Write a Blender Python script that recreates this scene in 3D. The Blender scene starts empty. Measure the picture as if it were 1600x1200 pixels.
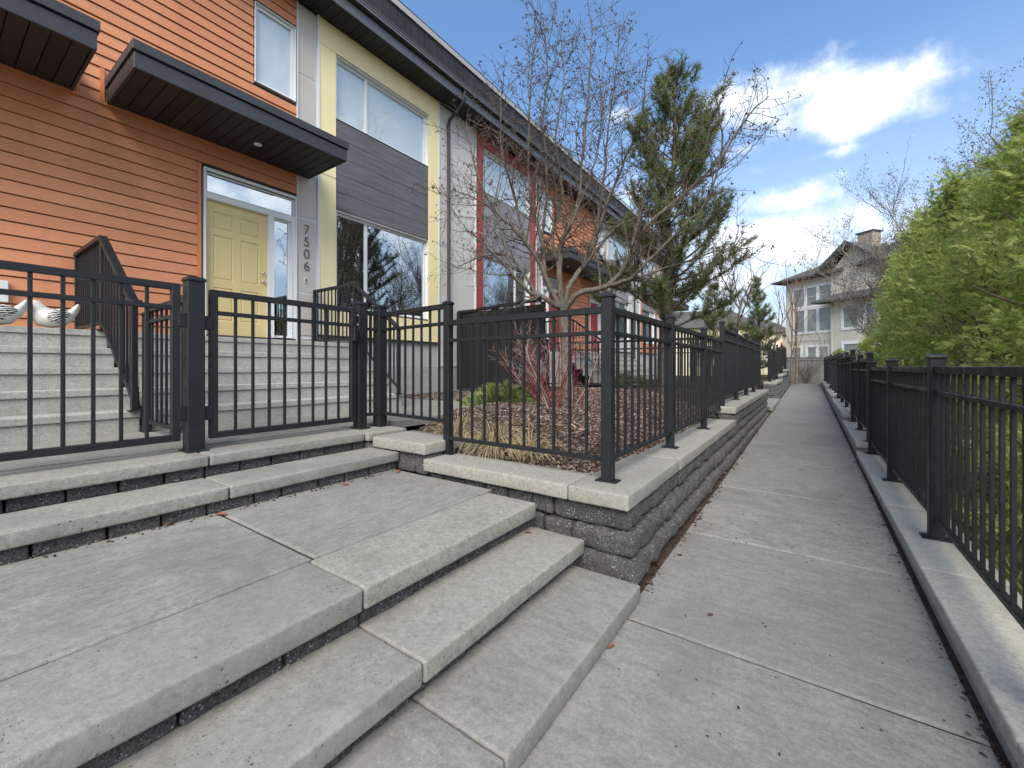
import bpy, bmesh, math, random
import numpy as np
from mathutils import Vector, Matrix, noise as mnoise

R_ = random.Random(11)
NP = np.random.default_rng(5)
S = bpy.context.scene
COL = S.collection
rad = math.radians

# ------------------------------------------------------------------ camera
EYE = 1.30
FPX, VPX, HOR = 660.0, 1264.0, 574.0            # focal length, walk vanishing point and horizon in photo pixels
YAW = math.atan((VPX - 800) / FPX)
cd = bpy.data.cameras.new('camera')
cd.sensor_width = 36.0
cd.lens = 36.0 * FPX / 1600.0
cd.shift_y = (HOR - 600.0) / 1600.0
cd.clip_start = 0.05
cd.clip_end = 2000
cam = bpy.data.objects.new('camera', cd)
cam.location = (0, 0, EYE)
cam.rotation_euler = (rad(90), 0, YAW)
COL.objects.link(cam)
S.camera = cam

# ------------------------------------------------------------------ sky, sun, exposure
SUN_DIR = Vector((0.33, -0.66, 0.68)).normalized()
SUN_EL = math.asin(SUN_DIR.z)
SUN_AZ = math.atan2(SUN_DIR.x, SUN_DIR.y)
W = bpy.data.worlds.new('World')
S.world = W
W.use_nodes = True
nt = W.node_tree
nt.nodes.clear()
N = nt.nodes.new
L = nt.links.new


def vdir(px, py):
    f = Vector((-math.sin(YAW), math.cos(YAW), 0))
    r = Vector((math.cos(YAW), math.sin(YAW), 0))
    return (f + r * ((px - 800) / FPX) + Vector((0, 0, -(py - HOR) / FPX)))


out = N('ShaderNodeOutputWorld')
bg = N('ShaderNodeBackground')
bg.inputs['Strength'].default_value = 0.15
sky = N('ShaderNodeTexSky')
sky.sky_type = 'NISHITA'
sky.sun_disc = False
sky.sun_elevation = SUN_EL
sky.sun_rotation = SUN_AZ
sky.air_density = 1.0
sky.dust_density = 1.4
sky.ozone_density = 1.6
tc = N('ShaderNodeTexCoord')
dirv = tc.outputs['Generated']


def wm(op, a, b=None, c=None, clamp=False):
    n = N('ShaderNodeMath')
    n.operation = op
    n.use_clamp = clamp
    for i, v in enumerate((a, b, c)):
        if v is None:
            continue
        if isinstance(v, (int, float)):
            n.inputs[i].default_value = v
        else:
            L(v, n.inputs[i])
    return n.outputs[0]


def wvm(op, a, b):
    n = N('ShaderNodeVectorMath')
    n.operation = op
    for i, v in enumerate((a, b)):
        if isinstance(v, (tuple, list, Vector)):
            n.inputs[i].default_value = tuple(v)
        else:
            L(v, n.inputs[i])
    return n


sep = N('ShaderNodeSeparateXYZ')
L(dirv, sep.inputs[0])
nz = N('ShaderNodeTexNoise')
nz.inputs['Scale'].default_value = 6.0
nz.inputs['Detail'].default_value = 4
nz.inputs['Roughness'].default_value = 0.5
L(dirv, nz.inputs['Vector'])
nzf = N('ShaderNodeTexNoise')
nzf.inputs['Scale'].default_value = 15.0
nzf.inputs['Detail'].default_value = 9
nzf.inputs['Roughness'].default_value = 0.62
L(dirv, nzf.inputs['Vector'])
frag = wm('ADD', wm('SUBTRACT', nzf.outputs[0], 0.5), wm('MULTIPLY', wm('SUBTRACT', nz.outputs[0], 0.5), 0.55))
up = Vector((0, 0, 1))
CLOUDS = [(1225, 148, 100, 36, 1.0), (1325, 158, 88, 42, 1.15), (1345, 185, 80, 26, 1.0), (1165, 152, 80, 34, .8), (1230, 314, 75, 26, .85), (1215, 372, 170, 46, .95), (1290, 395, 110, 36, .8),
          (1375, 107, 50, 9, .3), (1425, 212, 50, 14, .3), (1060, 205, 100, 24, .36), (1000, 300, 120, 44, .45), (960, 180, 60, 22, .35),
          (1290, 240, 170, 24, .3), (1120, 440, 170, 55, .6), (1420, 440, 170, 36, .45), (1150, 235, 80, 20, .35)]
CLOUDS = [(vdir(a, b), rx, ry, amp) for (a, b, rx, ry, amp) in CLOUDS]
crng = random.Random(8)
for k in range(34):                               # the same kind of cloud all round the sky
    az, el = YAW + rad(84) + rad(192) * (k + crng.random()) / 34, rad(8 + 52 * crng.random() ** 1.3)
    c = Vector((-math.sin(az) * math.cos(el), math.cos(az) * math.cos(el), math.sin(el)))
    CLOUDS.append((c, crng.uniform(90, 260), crng.uniform(40, 100), crng.uniform(.7, 1.3)))
blob = None
for (d0, rx, ry, amp) in CLOUDS:
    ln = d0.length
    c = d0.normalized()
    hx = c.cross(up).normalized()
    vy = hx.cross(c).normalized()
    rx_, ry_ = rx / FPX / ln, ry / FPX / ln
    df = wvm('SUBTRACT', dirv, c).outputs[0]
    a = wm('DIVIDE', wvm('DOT_PRODUCT', df, hx).outputs['Value'], rx_)
    b = wm('DIVIDE', wvm('DOT_PRODUCT', df, vy).outputs['Value'], ry_)
    ahead = wm('GREATER_THAN', wvm('DOT_PRODUCT', dirv, c).outputs['Value'], 0.0)
    dist = wm('SQRT', wm('ADD', wm('MULTIPLY', a, a), wm('MULTIPLY', b, b)))
    v = wm('SUBTRACT', wm('MULTIPLY', 1.5 * amp, ahead), wm('MULTIPLY', dist, 1.1))
    blob = v if blob is None else wm('MAXIMUM', blob, v)
blob = wm('MAXIMUM', blob, -1.3)
tot = wm('ADD', blob, wm('MULTIPLY', frag, 2.3))
cov = N('ShaderNodeMapRange')
cov.interpolation_type = 'SMOOTHSTEP'
cov.inputs[1].default_value = 0.0
cov.inputs[2].default_value = 1.5
L(tot, cov.inputs[0])
# pale veil low in the sky
veil = N('ShaderNodeMapRange')
veil.interpolation_type = 'SMOOTHSTEP'
veil.inputs[1].default_value = 0.58
veil.inputs[2].default_value = 0.0
veil.inputs[3].default_value = 0.0
veil.inputs[4].default_value = 0.85
L(sep.outputs[2], veil.inputs[0])
mixv = N('ShaderNodeMix')
mixv.data_type = 'RGBA'
L(veil.outputs[0], mixv.inputs['Factor'])
tint = N('ShaderNodeMix')
tint.data_type = 'RGBA'
tint.blend_type = 'MULTIPLY'
tint.inputs['Factor'].default_value = 1.0
L(sky.outputs[0], tint.inputs['A'])
SKY_GAIN = 1.0
tint.inputs['B'].default_value = (SKY_GAIN * 0.74, SKY_GAIN * 0.90, SKY_GAIN * 1.0, 1)
L(tint.outputs['Result'], mixv.inputs['A'])
VEIL = (2.75, 3.15, 3.75, 1)
mixv.inputs['B'].default_value = VEIL
mixc = N('ShaderNodeMix')
mixc.data_type = 'RGBA'
L(wm('MULTIPLY', cov.outputs[0], 0.93), mixc.inputs['Factor'])
L(mixv.outputs['Result'], mixc.inputs['A'])
shade = N('ShaderNodeMix')
shade.data_type = 'RGBA'
shade.inputs['A'].default_value = (4.4, 4.6, 5.0, 1)
shade.inputs['B'].default_value = (7.4, 7.35, 7.3, 1)
L(nzf.outputs[0], shade.inputs['Factor'])
L(shade.outputs['Result'], mixc.inputs['B'])
L(mixc.outputs['Result'], bg.inputs['Color'])
L(bg.outputs[0], out.inputs[0])

sd = bpy.data.lights.new('sun', 'SUN')
sd.energy = 2.5
sd.angle = rad(40)
sd.color = (1.0, 0.89, 0.74)
sun = bpy.data.objects.new('sun', sd)
sun.rotation_euler = SUN_DIR.to_track_quat('Z', 'Y').to_euler()
sun.location = (0, 0, 30)
COL.objects.link(sun)

S.view_settings.view_transform = 'Standard'
S.view_settings.look = 'None'
S.view_settings.exposure = 0.86
S.view_settings.gamma = 1.0
S.view_settings.use_curve_mapping = False
S.render.engine = 'CYCLES'
S.cycles.use_denoising = True
S.cycles.max_bounces = 6
S.cycles.transparent_max_bounces = 12

# ------------------------------------------------------------------ materials
def srgb(r, g, b):
    f = lambda c: ((c / 255 + 0.055) / 1.055) ** 2.4 if c > 10 else c / 255 / 12.92
    return (f(r), f(g), f(b), 1)


class M:
    """small node-material writer"""
    def __init__(s, name, rough=0.6, metallic=0.0, spec=0.5):
        s.m = bpy.data.materials.new(name)
        s.m.use_nodes = True
        s.t = s.m.node_tree
        s.p = s.t.nodes['Principled BSDF']
        s.p.inputs['Roughness'].default_value = rough
        s.p.inputs['Metallic'].default_value = metallic
        s.p.inputs['Specular IOR Level'].default_value = spec
        s.bump_in = None
        s.geo = s.t.nodes.new('ShaderNodeNewGeometry')

    def n(s, k):
        return s.t.nodes.new(k)

    def l(s, a, b):
        s.t.links.new(a, b)

    def pos(s, scale=(1, 1, 1), obj=False):
        mp = s.n('ShaderNodeMapping')
        mp.inputs['Scale'].default_value = scale
        if obj:
            c = s.n('ShaderNodeTexCoord')
            s.l(c.outputs['Object'], mp.inputs[0])
        else:
            s.l(s.geo.outputs['Position'], mp.inputs[0])
        return mp.outputs[0]

    def noise(s, scale, detail=5, rough=0.55, vec=None, dist=0.0):
        n = s.n('ShaderNodeTexNoise')
        n.inputs['Scale'].default_value = scale
        n.inputs['Detail'].default_value = detail
        n.inputs['Roughness'].default_value = rough
        n.inputs['Distortion'].default_value = dist
        s.l(vec if vec is not None else s.geo.outputs['Position'], n.inputs['Vector'])
        return n.outputs[0]

    def vor(s, scale, out='Distance', vec=None, feature='F1'):
        n = s.n('ShaderNodeTexVoronoi')
        n.feature = feature
        n.inputs['Scale'].default_value = scale
        s.l(vec if vec is not None else s.geo.outputs['Position'], n.inputs['Vector'])
        return n.outputs[out]

    def ramp(s, fac, stops):
        r = s.n('ShaderNodeValToRGB')
        e = r.color_ramp.elements
        while len(e) < len(stops):
            e.new(0.5)
        for i, (p, c) in enumerate(stops):
            e[i].position = p
            e[i].color = c if len(c) == 4 else (*c, 1)
        s.l(fac, r.inputs[0])
        return r.outputs[0]

    def rng(s, fac, a, b, c=0.0, d=1.0):
        r = s.n('ShaderNodeMapRange')
        for i, v in enumerate((a, b, c, d)):
            r.inputs[i + 1].default_value = v
        s.l(fac, r.inputs[0])
        return r.outputs[0]

    def mix(s, fac, a, b, mode='MIX'):
        n = s.n('ShaderNodeMix')
        n.data_type = 'RGBA'
        n.blend_type = mode
        for k, v in (('Factor', fac), ('A', a), ('B', b)):
            if isinstance(v, (int, float)):
                n.inputs[k].default_value = v
            elif isinstance(v, tuple):
                n.inputs[k].default_value = v if len(v) == 4 else (*v, 1)
            else:
                s.l(v, n.inputs[k])
        return n.outputs['Result']

    def math(s, op, a, b=None):
        n = s.n('ShaderNodeMath')
        n.operation = op
        for i, v in enumerate((a, b)):
            if v is None:
                continue
            if isinstance(v, (int, float)):
                n.inputs[i].default_value = v
            else:
                s.l(v, n.inputs[i])
        return n.outputs[0]

    def color(s, v):
        if isinstance(v, tuple):
            s.p.inputs['Base Color'].default_value = v if len(v) == 4 else (*v, 1)
        else:
            s.l(v, s.p.inputs['Base Color'])
        return s

    def rough(s, v):
        s.l(v, s.p.inputs['Roughness'])
        return s

    def bump(s, h, strength=0.5, dist=0.01):
        b = s.n('ShaderNodeBump')
        b.inputs['Strength'].default_value = strength
        b.inputs['Distance'].default_value = dist
        s.l(h, b.inputs['Height'])
        if s.bump_in is not None:
            s.l(s.bump_in, b.inputs['Normal'])
        s.bump_in = b.outputs[0]
        s.l(s.bump_in, s.p.inputs['Normal'])
        return s

    def rnd(s):
        o = s.n('ShaderNodeObjectInfo')
        return o.outputs['Random']


def g(v, t=0.0):
    return (v * (1 + .45 * t), v * (1 + .3 * t), v * (1 - t), 1)


def concrete(name, base, streak=None, pits=0.5, warm=0.015, contrast=0.2, dirt=0.3):
    m = M(name, rough=0.85, spec=0.25)
    big = m.noise(1.1, 4, 0.6)
    mid = m.noise(7, 6, 0.62)
    v = m.pos(streak) if streak else None
    stk = m.noise(1.0, 7, 0.65, vec=v) if streak else m.noise(24, 6, 0.7)
    fine = m.noise(150, 4, 0.75)
    c = m.ramp(big, [(0.3, g(base * (1 - contrast * .7), warm)), (0.7, g(base * (1 + contrast * .55), warm * .5))])
    c = m.mix(0.62, c, m.ramp(mid, [(0.40, g(base * (1 - contrast), warm * 1.4)), (0.60, g(base * (1 + contrast), warm))]), 'MIX')
    c = m.mix(0.65, c, m.ramp(stk, [(0.38, g(base * (1 - contrast * 1.5), warm)), (0.5, g(base, warm)), (0.63, g(base * (1 + contrast * 1.3), warm * .4))]))
    c = m.mix(0.5, c, m.ramp(fine, [(0.28, g(base * .35, warm)), (0.5, g(base, warm)), (0.72, g(base * 1.75, warm))]))
    c = m.mix(0.4, c, m.ramp(m.noise(46, 6, 0.78), [(0.36, g(base * .45, warm)), (0.64, g(base * 1.6, warm))]))
    # damp dirt with a shape of its own
    dn = m.rng(m.noise(0.9, 6, 0.68, dist=0.8), 0.5, 0.70, 0, dirt)
    c = m.mix(dn, c, g(base * 0.60, 0.06))
    wn = m.rng(m.noise(2.3, 6, 0.7, dist=0.5), 0.56, 0.72, 0, dirt * .8)
    c = m.mix(wn, c, g(base * 1.38, 0.03))
    gn = m.rng(m.noise(1.6, 5, 0.65, dist=1.2), 0.58, 0.72, 0, dirt * .55)
    c = m.mix(gn, c, (base * .78, base * .80, base * .62, 1))
    c = m.mix(m.math('MULTIPLY', m.rnd(), 0.3), c, g(base * .8, .05))
    # air holes
    vc = m.vor(26)
    keep = m.noise(3.2, 3, 0.6)
    pit = m.math('MULTIPLY', m.rng(vc, 0.08, 0.15, 1, 0), m.rng(keep, 0.54, 0.66, 0, 1))
    pit2 = m.math('MULTIPLY', m.rng(m.vor(70), 0.12, 0.2, 1, 0), m.rng(m.noise(5, 3, 0.5), 0.55, 0.66, 0, 1))
    pit = m.math('MAXIMUM', pit, pit2)
    # larger voids on the formed, upright faces
    sn = m.n('ShaderNodeSeparateXYZ')
    m.l(m.geo.outputs['Normal'], sn.inputs[0])
    side = m.rng(m.math('ABSOLUTE', sn.outputs[2]), 0.35, 0.6, 1, 0)
    pit3 = m.math('MULTIPLY', m.rng(m.math('ADD', m.vor(38), m.math('MULTIPLY', m.noise(80, 2, .5), .16)), 0.19, 0.25, 1, 0), m.rng(m.noise(6.5, 3, 0.6), 0.5, 0.6, 0, 1))
    pit = m.math('MAXIMUM', pit, m.math('MULTIPLY', pit3, side))
    c = m.mix(m.math('MULTIPLY', pit, pits), c, g(base * 0.16))
    # pale specks
    sp = m.math('MULTIPLY', m.rng(m.vor(33), 0.07, 0.13, 1, 0), m.rng(m.noise(4.2, 3, 0.5), 0.52, 0.62, 0, 0.6))
    c = m.mix(sp, c, g(base * 1.7))
    m.color(c)
    m.bump(m.math('SUBTRACT', m.math('MULTIPLY', fine, 0.35), m.math('MULTIPLY', pit, pits)), 0.55, 0.006)
    m.bump(stk, 0.25, 0.006)
    return m.m


MAT = {}
MAT['slab'] = concrete('slab_concrete', 0.25, pits=0.85, warm=0.085, contrast=0.38, dirt=0.65)
MAT['cap'] = concrete('cap_concrete', 0.275, pits=0.7, warm=0.085, contrast=0.22, dirt=0.45)
MAT['kerb'] = concrete('kerb_concrete', 0.38, pits=0.4, warm=0.09, contrast=0.24, dirt=0.4)
MAT['walk'] = concrete('walk_concrete', 0.222, streak=(7, 22, 22), pits=0.35, warm=0.06, contrast=0.48, dirt=0.75)
MAT['pad'] = concrete('pad_concrete', 0.225, streak=(26, 6, 26), pits=0.4, warm=0.07, contrast=0.5, dirt=0.75)
MAT['stair'] = concrete('stair_concrete', 0.35, streak=(9, 9, 2.0), pits=0.8, warm=0.055, contrast=0.32, dirt=0.5)
MAT['found'] = concrete('foundation_concrete', 0.36, streak=(5, 5, 22), pits=0.7, warm=0.0, contrast=0.3, dirt=0.45)
MAT['parge'] = concrete('parging', 0.42, pits=0.1, warm=-0.01, contrast=0.05, dirt=0.1)

m = M('split_block', rough=0.9, spec=0.25)
base = m.ramp(m.noise(9, 6, 0.7), [(0.3, g(0.05)), (0.55, g(0.10)), (0.75, g(0.17, .02))])
base = m.mix(m.math('MULTIPLY', m.rnd(), 0.55), base, g(0.12, 0.02))
base = m.mix(0.5, base, m.ramp(m.noise(90, 4, 0.7), [(0.36, g(0.025)), (0.64, g(0.27))]))
fl = m.math('MULTIPLY', m.rng(m.vor(62), 0.16, 0.26, 1, 0), m.rng(m.noise(14, 2, 0.5), 0.47, 0.56, 0, 1))
fl2 = m.math('MULTIPLY', m.rng(m.vor(150), 0.14, 0.24, 1, 0), m.rng(m.noise(20, 2, 0.5), 0.52, 0.6, 0, 1))
fl = m.math('MAXIMUM', fl, fl2)
m.color(m.mix(m.math('MULTIPLY', fl, 0.95), base, g(0.62)))
m.bump(m.noise(48, 7, 0.8), 1.0, 0.035).bump(m.noise(16, 4, 0.6), 0.8, 0.03)
MAT['block'] = m.m

m = M('black_metal', rough=0.42, spec=0.35)
m.color(m.mix(m.noise(3, 4, 0.6), (0.009, 0.010, 0.012), (0.017, 0.019, 0.023)))
dust = m.math('MULTIPLY', m.rng(m.noise(40, 4, 0.7), 0.62, 0.75, 0, 1), 0.35)
m.rough(m.rng(m.noise(14, 4, 0.6), 0.3, 0.7, 0.32, 0.58))
m.bump(m.noise(220, 2, 0.5), 0.08, 0.002)
MAT['metal'] = m.m

m = M('dark_fascia', rough=0.5, spec=0.4)
m.color(m.mix(m.noise(2, 4, 0.6), (0.030, 0.032, 0.038), (0.048, 0.050, 0.058)))
m.bump(m.noise(60, 2, 0.5), 0.06, 0.003)
MAT['fascia'] = m.m
m = M('gutter_metal', rough=0.38, spec=0.5)
m.color(m.mix(m.noise(2, 4, 0.6), (0.075, 0.08, 0.092), (0.11, 0.115, 0.13)))
MAT['gutter'] = m.m
m = M('flashing', rough=0.4, spec=0.5)
m.color(m.mix(m.noise(2, 4, 0.6), g(0.30), g(0.40)))
MAT['flash'] = m.m
m = M('soffit', rough=0.55, spec=0.3)
m.color(m.mix(m.rnd(), (0.016, 0.015, 0.016), (0.028, 0.027, 0.028)))
MAT['soffit'] = m.m


def siding(name, c0, c1):
    m = M(name, rough=0.62, spec=0.3)
    gr = m.noise(1.0, 6, 0.7, vec=m.pos((1, 5, 150)))
    gr2 = m.noise(1.0, 4, 0.6, vec=m.pos((1, 1.2, 28)))
    c = m.mix(gr, c0, c1)
    c = m.mix(0.3, c, m.mix(gr2, c0, c1))
    r = m.rnd()
    c = m.mix(m.math('MULTIPLY', r, 0.4), c, tuple(x * 0.80 for x in c0[:3]) + (1,))
    wear = m.rng(m.noise(1.3, 5, 0.65, dist=0.5), 0.5, 0.75, 0, 0.18)
    c = m.mix(wear, c, tuple(min(1, x * 1.35 + .02) for x in c1[:3]) + (1,))
    sk = m.rng(m.noise(1.0, 5, 0.65, vec=m.pos((5, 7, 0.45))), 0.52, 0.74, 0, 0.22)
    c = m.mix(sk, c, tuple(x * 0.6 for x in c0[:3]) + (1,))
    m.color(c)
    m.bump(gr, 0.35, 0.004)
    return m.m


MAT['orange'] = siding('orange_siding', srgb(192, 126, 90), srgb(218, 152, 114))
MAT['greysiding'] = siding('grey_siding', srgb(186, 181, 170), srgb(202, 197, 186))
MAT['tansiding'] = siding('tan_siding', srgb(150, 138, 124), srgb(172, 158, 142))
MAT['creamsiding'] = siding('cream_siding', srgb(205, 196, 170), srgb(222, 214, 190))


def panel(name, c, var=0.08, rough=0.6, bumpy=0.1):
    m = M(name, rough=rough, spec=0.3)
    lo = tuple(x * (1 - var) for x in c[:3]) + (1,)
    hi = tuple(min(1, x * (1 + var)) for x in c[:3]) + (1,)
    k = m.mix(m.noise(2.2, 5, 0.6), lo, hi)
    st = m.rng(m.noise(1.0, 4, 0.6, vec=m.pos((6, 6, 0.5))), 0.5, 0.8, 0, 0.16)
    k = m.mix(st, k, tuple(x * 0.72 for x in c[:3]) + (1,))
    m.color(k)
    m.bump(m.noise(90, 3, 0.6), bumpy, 0.003)
    return m.m


MAT['yellow'] = panel('yellow_panel', srgb(234, 221, 174))
MAT['greypanel'] = panel('grey_panel', srgb(188, 183, 178))
MAT['red'] = panel('red_panel', srgb(152, 74, 72))
MAT['maroon'] = panel('maroon_trim', srgb(96, 34, 40))
MAT['palepanel'] = panel('pale_panel', srgb(196, 196, 194))
MAT['white'] = panel('white_trim', srgb(214, 216, 218), 0.03, 0.45, 0.03)
MAT['door'] = panel('door_paint', srgb(208, 190, 138), 0.04, 0.45, 0.05)
MAT['reddoor'] = panel('red_door_paint', srgb(140, 58, 58), 0.04, 0.45, 0.05)
MAT['orangetrim'] = panel('orange_trim', srgb(198, 126, 88), 0.06)
MAT['shade'] = panel('roller_shade', srgb(232, 232, 228), 0.02, 0.8, 0.0)
MAT['steel'] = M('brushed_steel', 0.28, 1.0).color((0.55, 0.53, 0.5)).m
MAT['numeral'] = M('dark_steel', 0.45, 0.3).color((0.10, 0.10, 0.105)).m
MAT['shadowpaint'] = M('painted_shadow', 0.9).color((0.05, 0.05, 0.055)).m  # near-black: painted dimness for unlit rooms and the gaps under boards
MAT['lens'] = M('lamp_lens', 0.3).color((0.75, 0.75, 0.72)).m
MAT['redcloth'] = M('red_canvas', 0.8).color((0.6, 0.03, 0.06)).m

m = M('slate_tile', rough=0.5, spec=0.35)
k = m.noise(1.0, 6, 0.6, vec=m.pos((1, 1.6, 26)))
c = m.ramp(k, [(0.3, (0.072, 0.074, 0.080, 1)), (0.7, (0.155, 0.159, 0.168, 1))])
c = m.mix(m.math('MULTIPLY', m.rnd(), 0.35), c, (0.14, 0.143, 0.15, 1))
m.color(c)
m.bump(k, 0.2, 0.003)
MAT['tile'] = m.m
m = M('light_tile', rough=0.5, spec=0.35)
k = m.noise(1.0, 6, 0.6, vec=m.pos((1, 1.6, 26)))
m.color(m.mix(k, (0.20, 0.20, 0.215, 1), (0.30, 0.30, 0.32, 1)))
MAT['tile2'] = m.m


def glass(name, refl, tint):
    mt = bpy.data.materials.new(name)
    mt.use_nodes = True
    t = mt.node_tree
    t.nodes.clear()
    o = t.nodes.new('ShaderNodeOutputMaterial')
    mx = t.nodes.new('ShaderNodeMixShader')
    tr = t.nodes.new('ShaderNodeBsdfTransparent')
    tr.inputs[0].default_value = tint
    gl = t.nodes.new('ShaderNodeBsdfGlossy')
    gl.inputs['Roughness'].default_value = 0.0
    gl.inputs['Color'].default_value = (0.86, 0.92, 0.97, 1)
    lw = t.nodes.new('ShaderNodeLayerWeight')
    lw.inputs[0].default_value = 0.5
    pw = t.nodes.new('ShaderNodeMath')
    pw.operation = 'POWER'
    pw.inputs[1].default_value = 3.5
    t.links.new(lw.outputs['Facing'], pw.inputs[0])
    ad = t.nodes.new('ShaderNodeMath')
    ad.operation = 'MULTIPLY_ADD'
    ad.use_clamp = True
    ad.inputs[1].default_value = 0.6
    ad.inputs[2].default_value = refl
    nzn = t.nodes.new('ShaderNodeTexNoise')
    nzn.inputs['Scale'].default_value = 1.6
    gg = t.nodes.new('ShaderNodeNewGeometry')
    t.links.new(gg.outputs['Position'], nzn.inputs['Vector'])
    bp = t.nodes.new('ShaderNodeBump')
    bp.inputs['Strength'].default_value = 0.03
    bp.inputs['Distance'].default_value = 0.02
    t.links.new(nzn.outputs[0], bp.inputs['Height'])
    t.links.new(bp.outputs[0], gl.inputs['Normal'])
    t.links.new(pw.outputs[0], ad.inputs[0])
    t.links.new(ad.outputs[0], mx.inputs[0])
    t.links.new(tr.outputs[0], mx.inputs[1])
    t.links.new(gl.outputs[0], mx.inputs[2])
    t.links.new(mx.outputs[0], o.inputs[0])
    return mt


MAT['glass'] = glass('window_glass', 0.52, (0.55, 0.6, 0.62, 1))
MAT['glass3'] = glass('far_glass', 0.05, (0.72, 0.73, 0.72, 1))
MAT['glass2'] = glass('shaded_glass', 0.12, (0.95, 0.97, 0.98, 1))

m = M('bark_grey', rough=0.9, spec=0.2)
k = m.noise(1.0, 6, 0.7, vec=m.pos((30, 30, 9)))
m.color(m.ramp(k, [(0.3, (0.05, 0.042, 0.034, 1)), (0.55, (0.13, 0.115, 0.098, 1)), (0.75, (0.27, 0.25, 0.22, 1))]))
m.bump(k, 0.8, 0.02)
MAT['bark'] = m.m
m = M('bark_pine', rough=0.9, spec=0.2)
k = m.noise(1.0, 6, 0.7, vec=m.pos((26, 26, 8)))
m.color(m.ramp(k, [(0.3, (0.045, 0.035, 0.028, 1)), (0.7, (0.19, 0.15, 0.12, 1))]))
m.bump(k, 0.9, 0.02)
MAT['pinebark'] = m.m
m = M('bark_brown', rough=0.9, spec=0.2)
m.color(m.ramp(m.noise(20, 5, 0.7), [(0.3, (0.07, 0.05, 0.04, 1)), (0.7, (0.2, 0.15, 0.125, 1))]))
MAT['brownbark'] = m.m
m = M('bark_birch', rough=0.8, spec=0.2)
m.color(m.ramp(m.noise(1.0, 5, 0.7, vec=m.pos((4, 4, 18))), [(0.3, (0.10, 0.07, 0.055, 1)), (0.55, (0.27, 0.17, 0.13, 1)), (0.75, (0.5, 0.42, 0.37, 1))]))
MAT['birchbark'] = m.m
MAT['twig'] = M('pale_twig', 0.9).color((0.26, 0.235, 0.21)).m
MAT['redtwig'] = M('red_twig', 0.6).color((0.17, 0.032, 0.035)).m
MAT['berry'] = M('dried_crab_apple', 0.55).color((0.055, 0.012, 0.016)).m


def island(name, stops, rough=0.6, trans=0.0, spec=0.3):
    m = M(name, rough=rough, spec=spec)
    c = m.ramp(m.geo.outputs['Random Per Island'], stops)
    big = m.noise(2.6, 3, 0.6)
    c2 = m.mix(m.rng(big, 0.35, 0.7, 0, 0.5), c, stops[0][1] if len(stops[0][1]) == 4 else (*stops[0][1], 1))
    c2 = m.mix(m.rng(m.noise(9, 2, .5), .5, .68, 0, .5), c2, stops[-1][1])
    m.color(c2)
    if trans:
        m.p.inputs['Transmission Weight'].default_value = 0
        m.p.inputs['Subsurface Weight'].default_value = 0
        d = m.n('ShaderNodeBsdfTranslucent')
        m.l(c2, d.inputs[0])
        mx = m.n('ShaderNodeMixShader')
        mx.inputs[0].default_value = trans
        o = m.t.nodes['Material Output']
        m.l(m.p.outputs[0], mx.inputs[1])
        m.l(d.outputs[0], mx.inputs[2])
        m.l(mx.outputs[0], o.inputs[0])
    return m.m


MAT['cedar'] = island('cedar_foliage', [(0.0, (0.085, 0.145, 0.028, 1)), (0.35, (0.30, 0.42, 0.085, 1)), (0.8, (0.50, 0.60, 0.17, 1)), (1.0, (0.62, 0.62, 0.26, 1))], 0.45, 0.5)
MAT['needle'] = island('pine_needles', [(0.0, (0.05, 0.075, 0.03, 1)), (0.6, (0.12, 0.16, 0.06, 1)), (1.0, (0.27, 0.30, 0.12, 1))], 0.5, 0.15)
MAT['juniper'] = island('juniper_foliage', [(0.0, (0.09, 0.13, 0.04, 1)), (0.6, (0.2, 0.25, 0.09, 1)), (1.0, (0.24, 0.28, 0.11, 1))], 0.55, 0.2)
MAT['buds'] = island('bud_clusters', [(0.0, (0.06, 0.048, 0.036, 1)), (0.6, (0.16, 0.135, 0.105, 1)), (1.0, (0.30, 0.27, 0.22, 1))], 0.8, 0.1)
MAT['straw'] = island('dry_grass_blades', [(0.0, (0.3, 0.22, 0.11, 1)), (0.5, (0.56, 0.45, 0.25, 1)), (1.0, (0.75, 0.66, 0.45, 1))], 0.7, 0.2)
MAT['grass'] = island('green_grass_blades', [(0.0, (0.05, 0.08, 0.015, 1)), (0.6, (0.14, 0.19, 0.04, 1)), (1.0, (0.3, 0.3, 0.10, 1))], 0.7, 0.2)
MAT['mulch'] = island('mulch_chips', [(0.0, (0.03, 0.02, 0.016, 1)), (0.4, (0.10, 0.07, 0.055, 1)), (0.8, (0.24, 0.17, 0.14, 1)), (1.0, (0.42, 0.34, 0.29, 1))], 0.9)
MAT['litter'] = island('leaf_litter', [(0.0, (0.018, 0.013, 0.01, 1)), (0.6, (0.06, 0.04, 0.028, 1)), (1.0, (0.18, 0.12, 0.08, 1))], 0.9)
MAT['leaf'] = M('fallen_leaf', 0.7).color((0.19, 0.085, 0.05)).m
MAT['leafdark'] = M('fallen_leaf_dark', 0.7).color((0.07, 0.04, 0.03)).m

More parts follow.
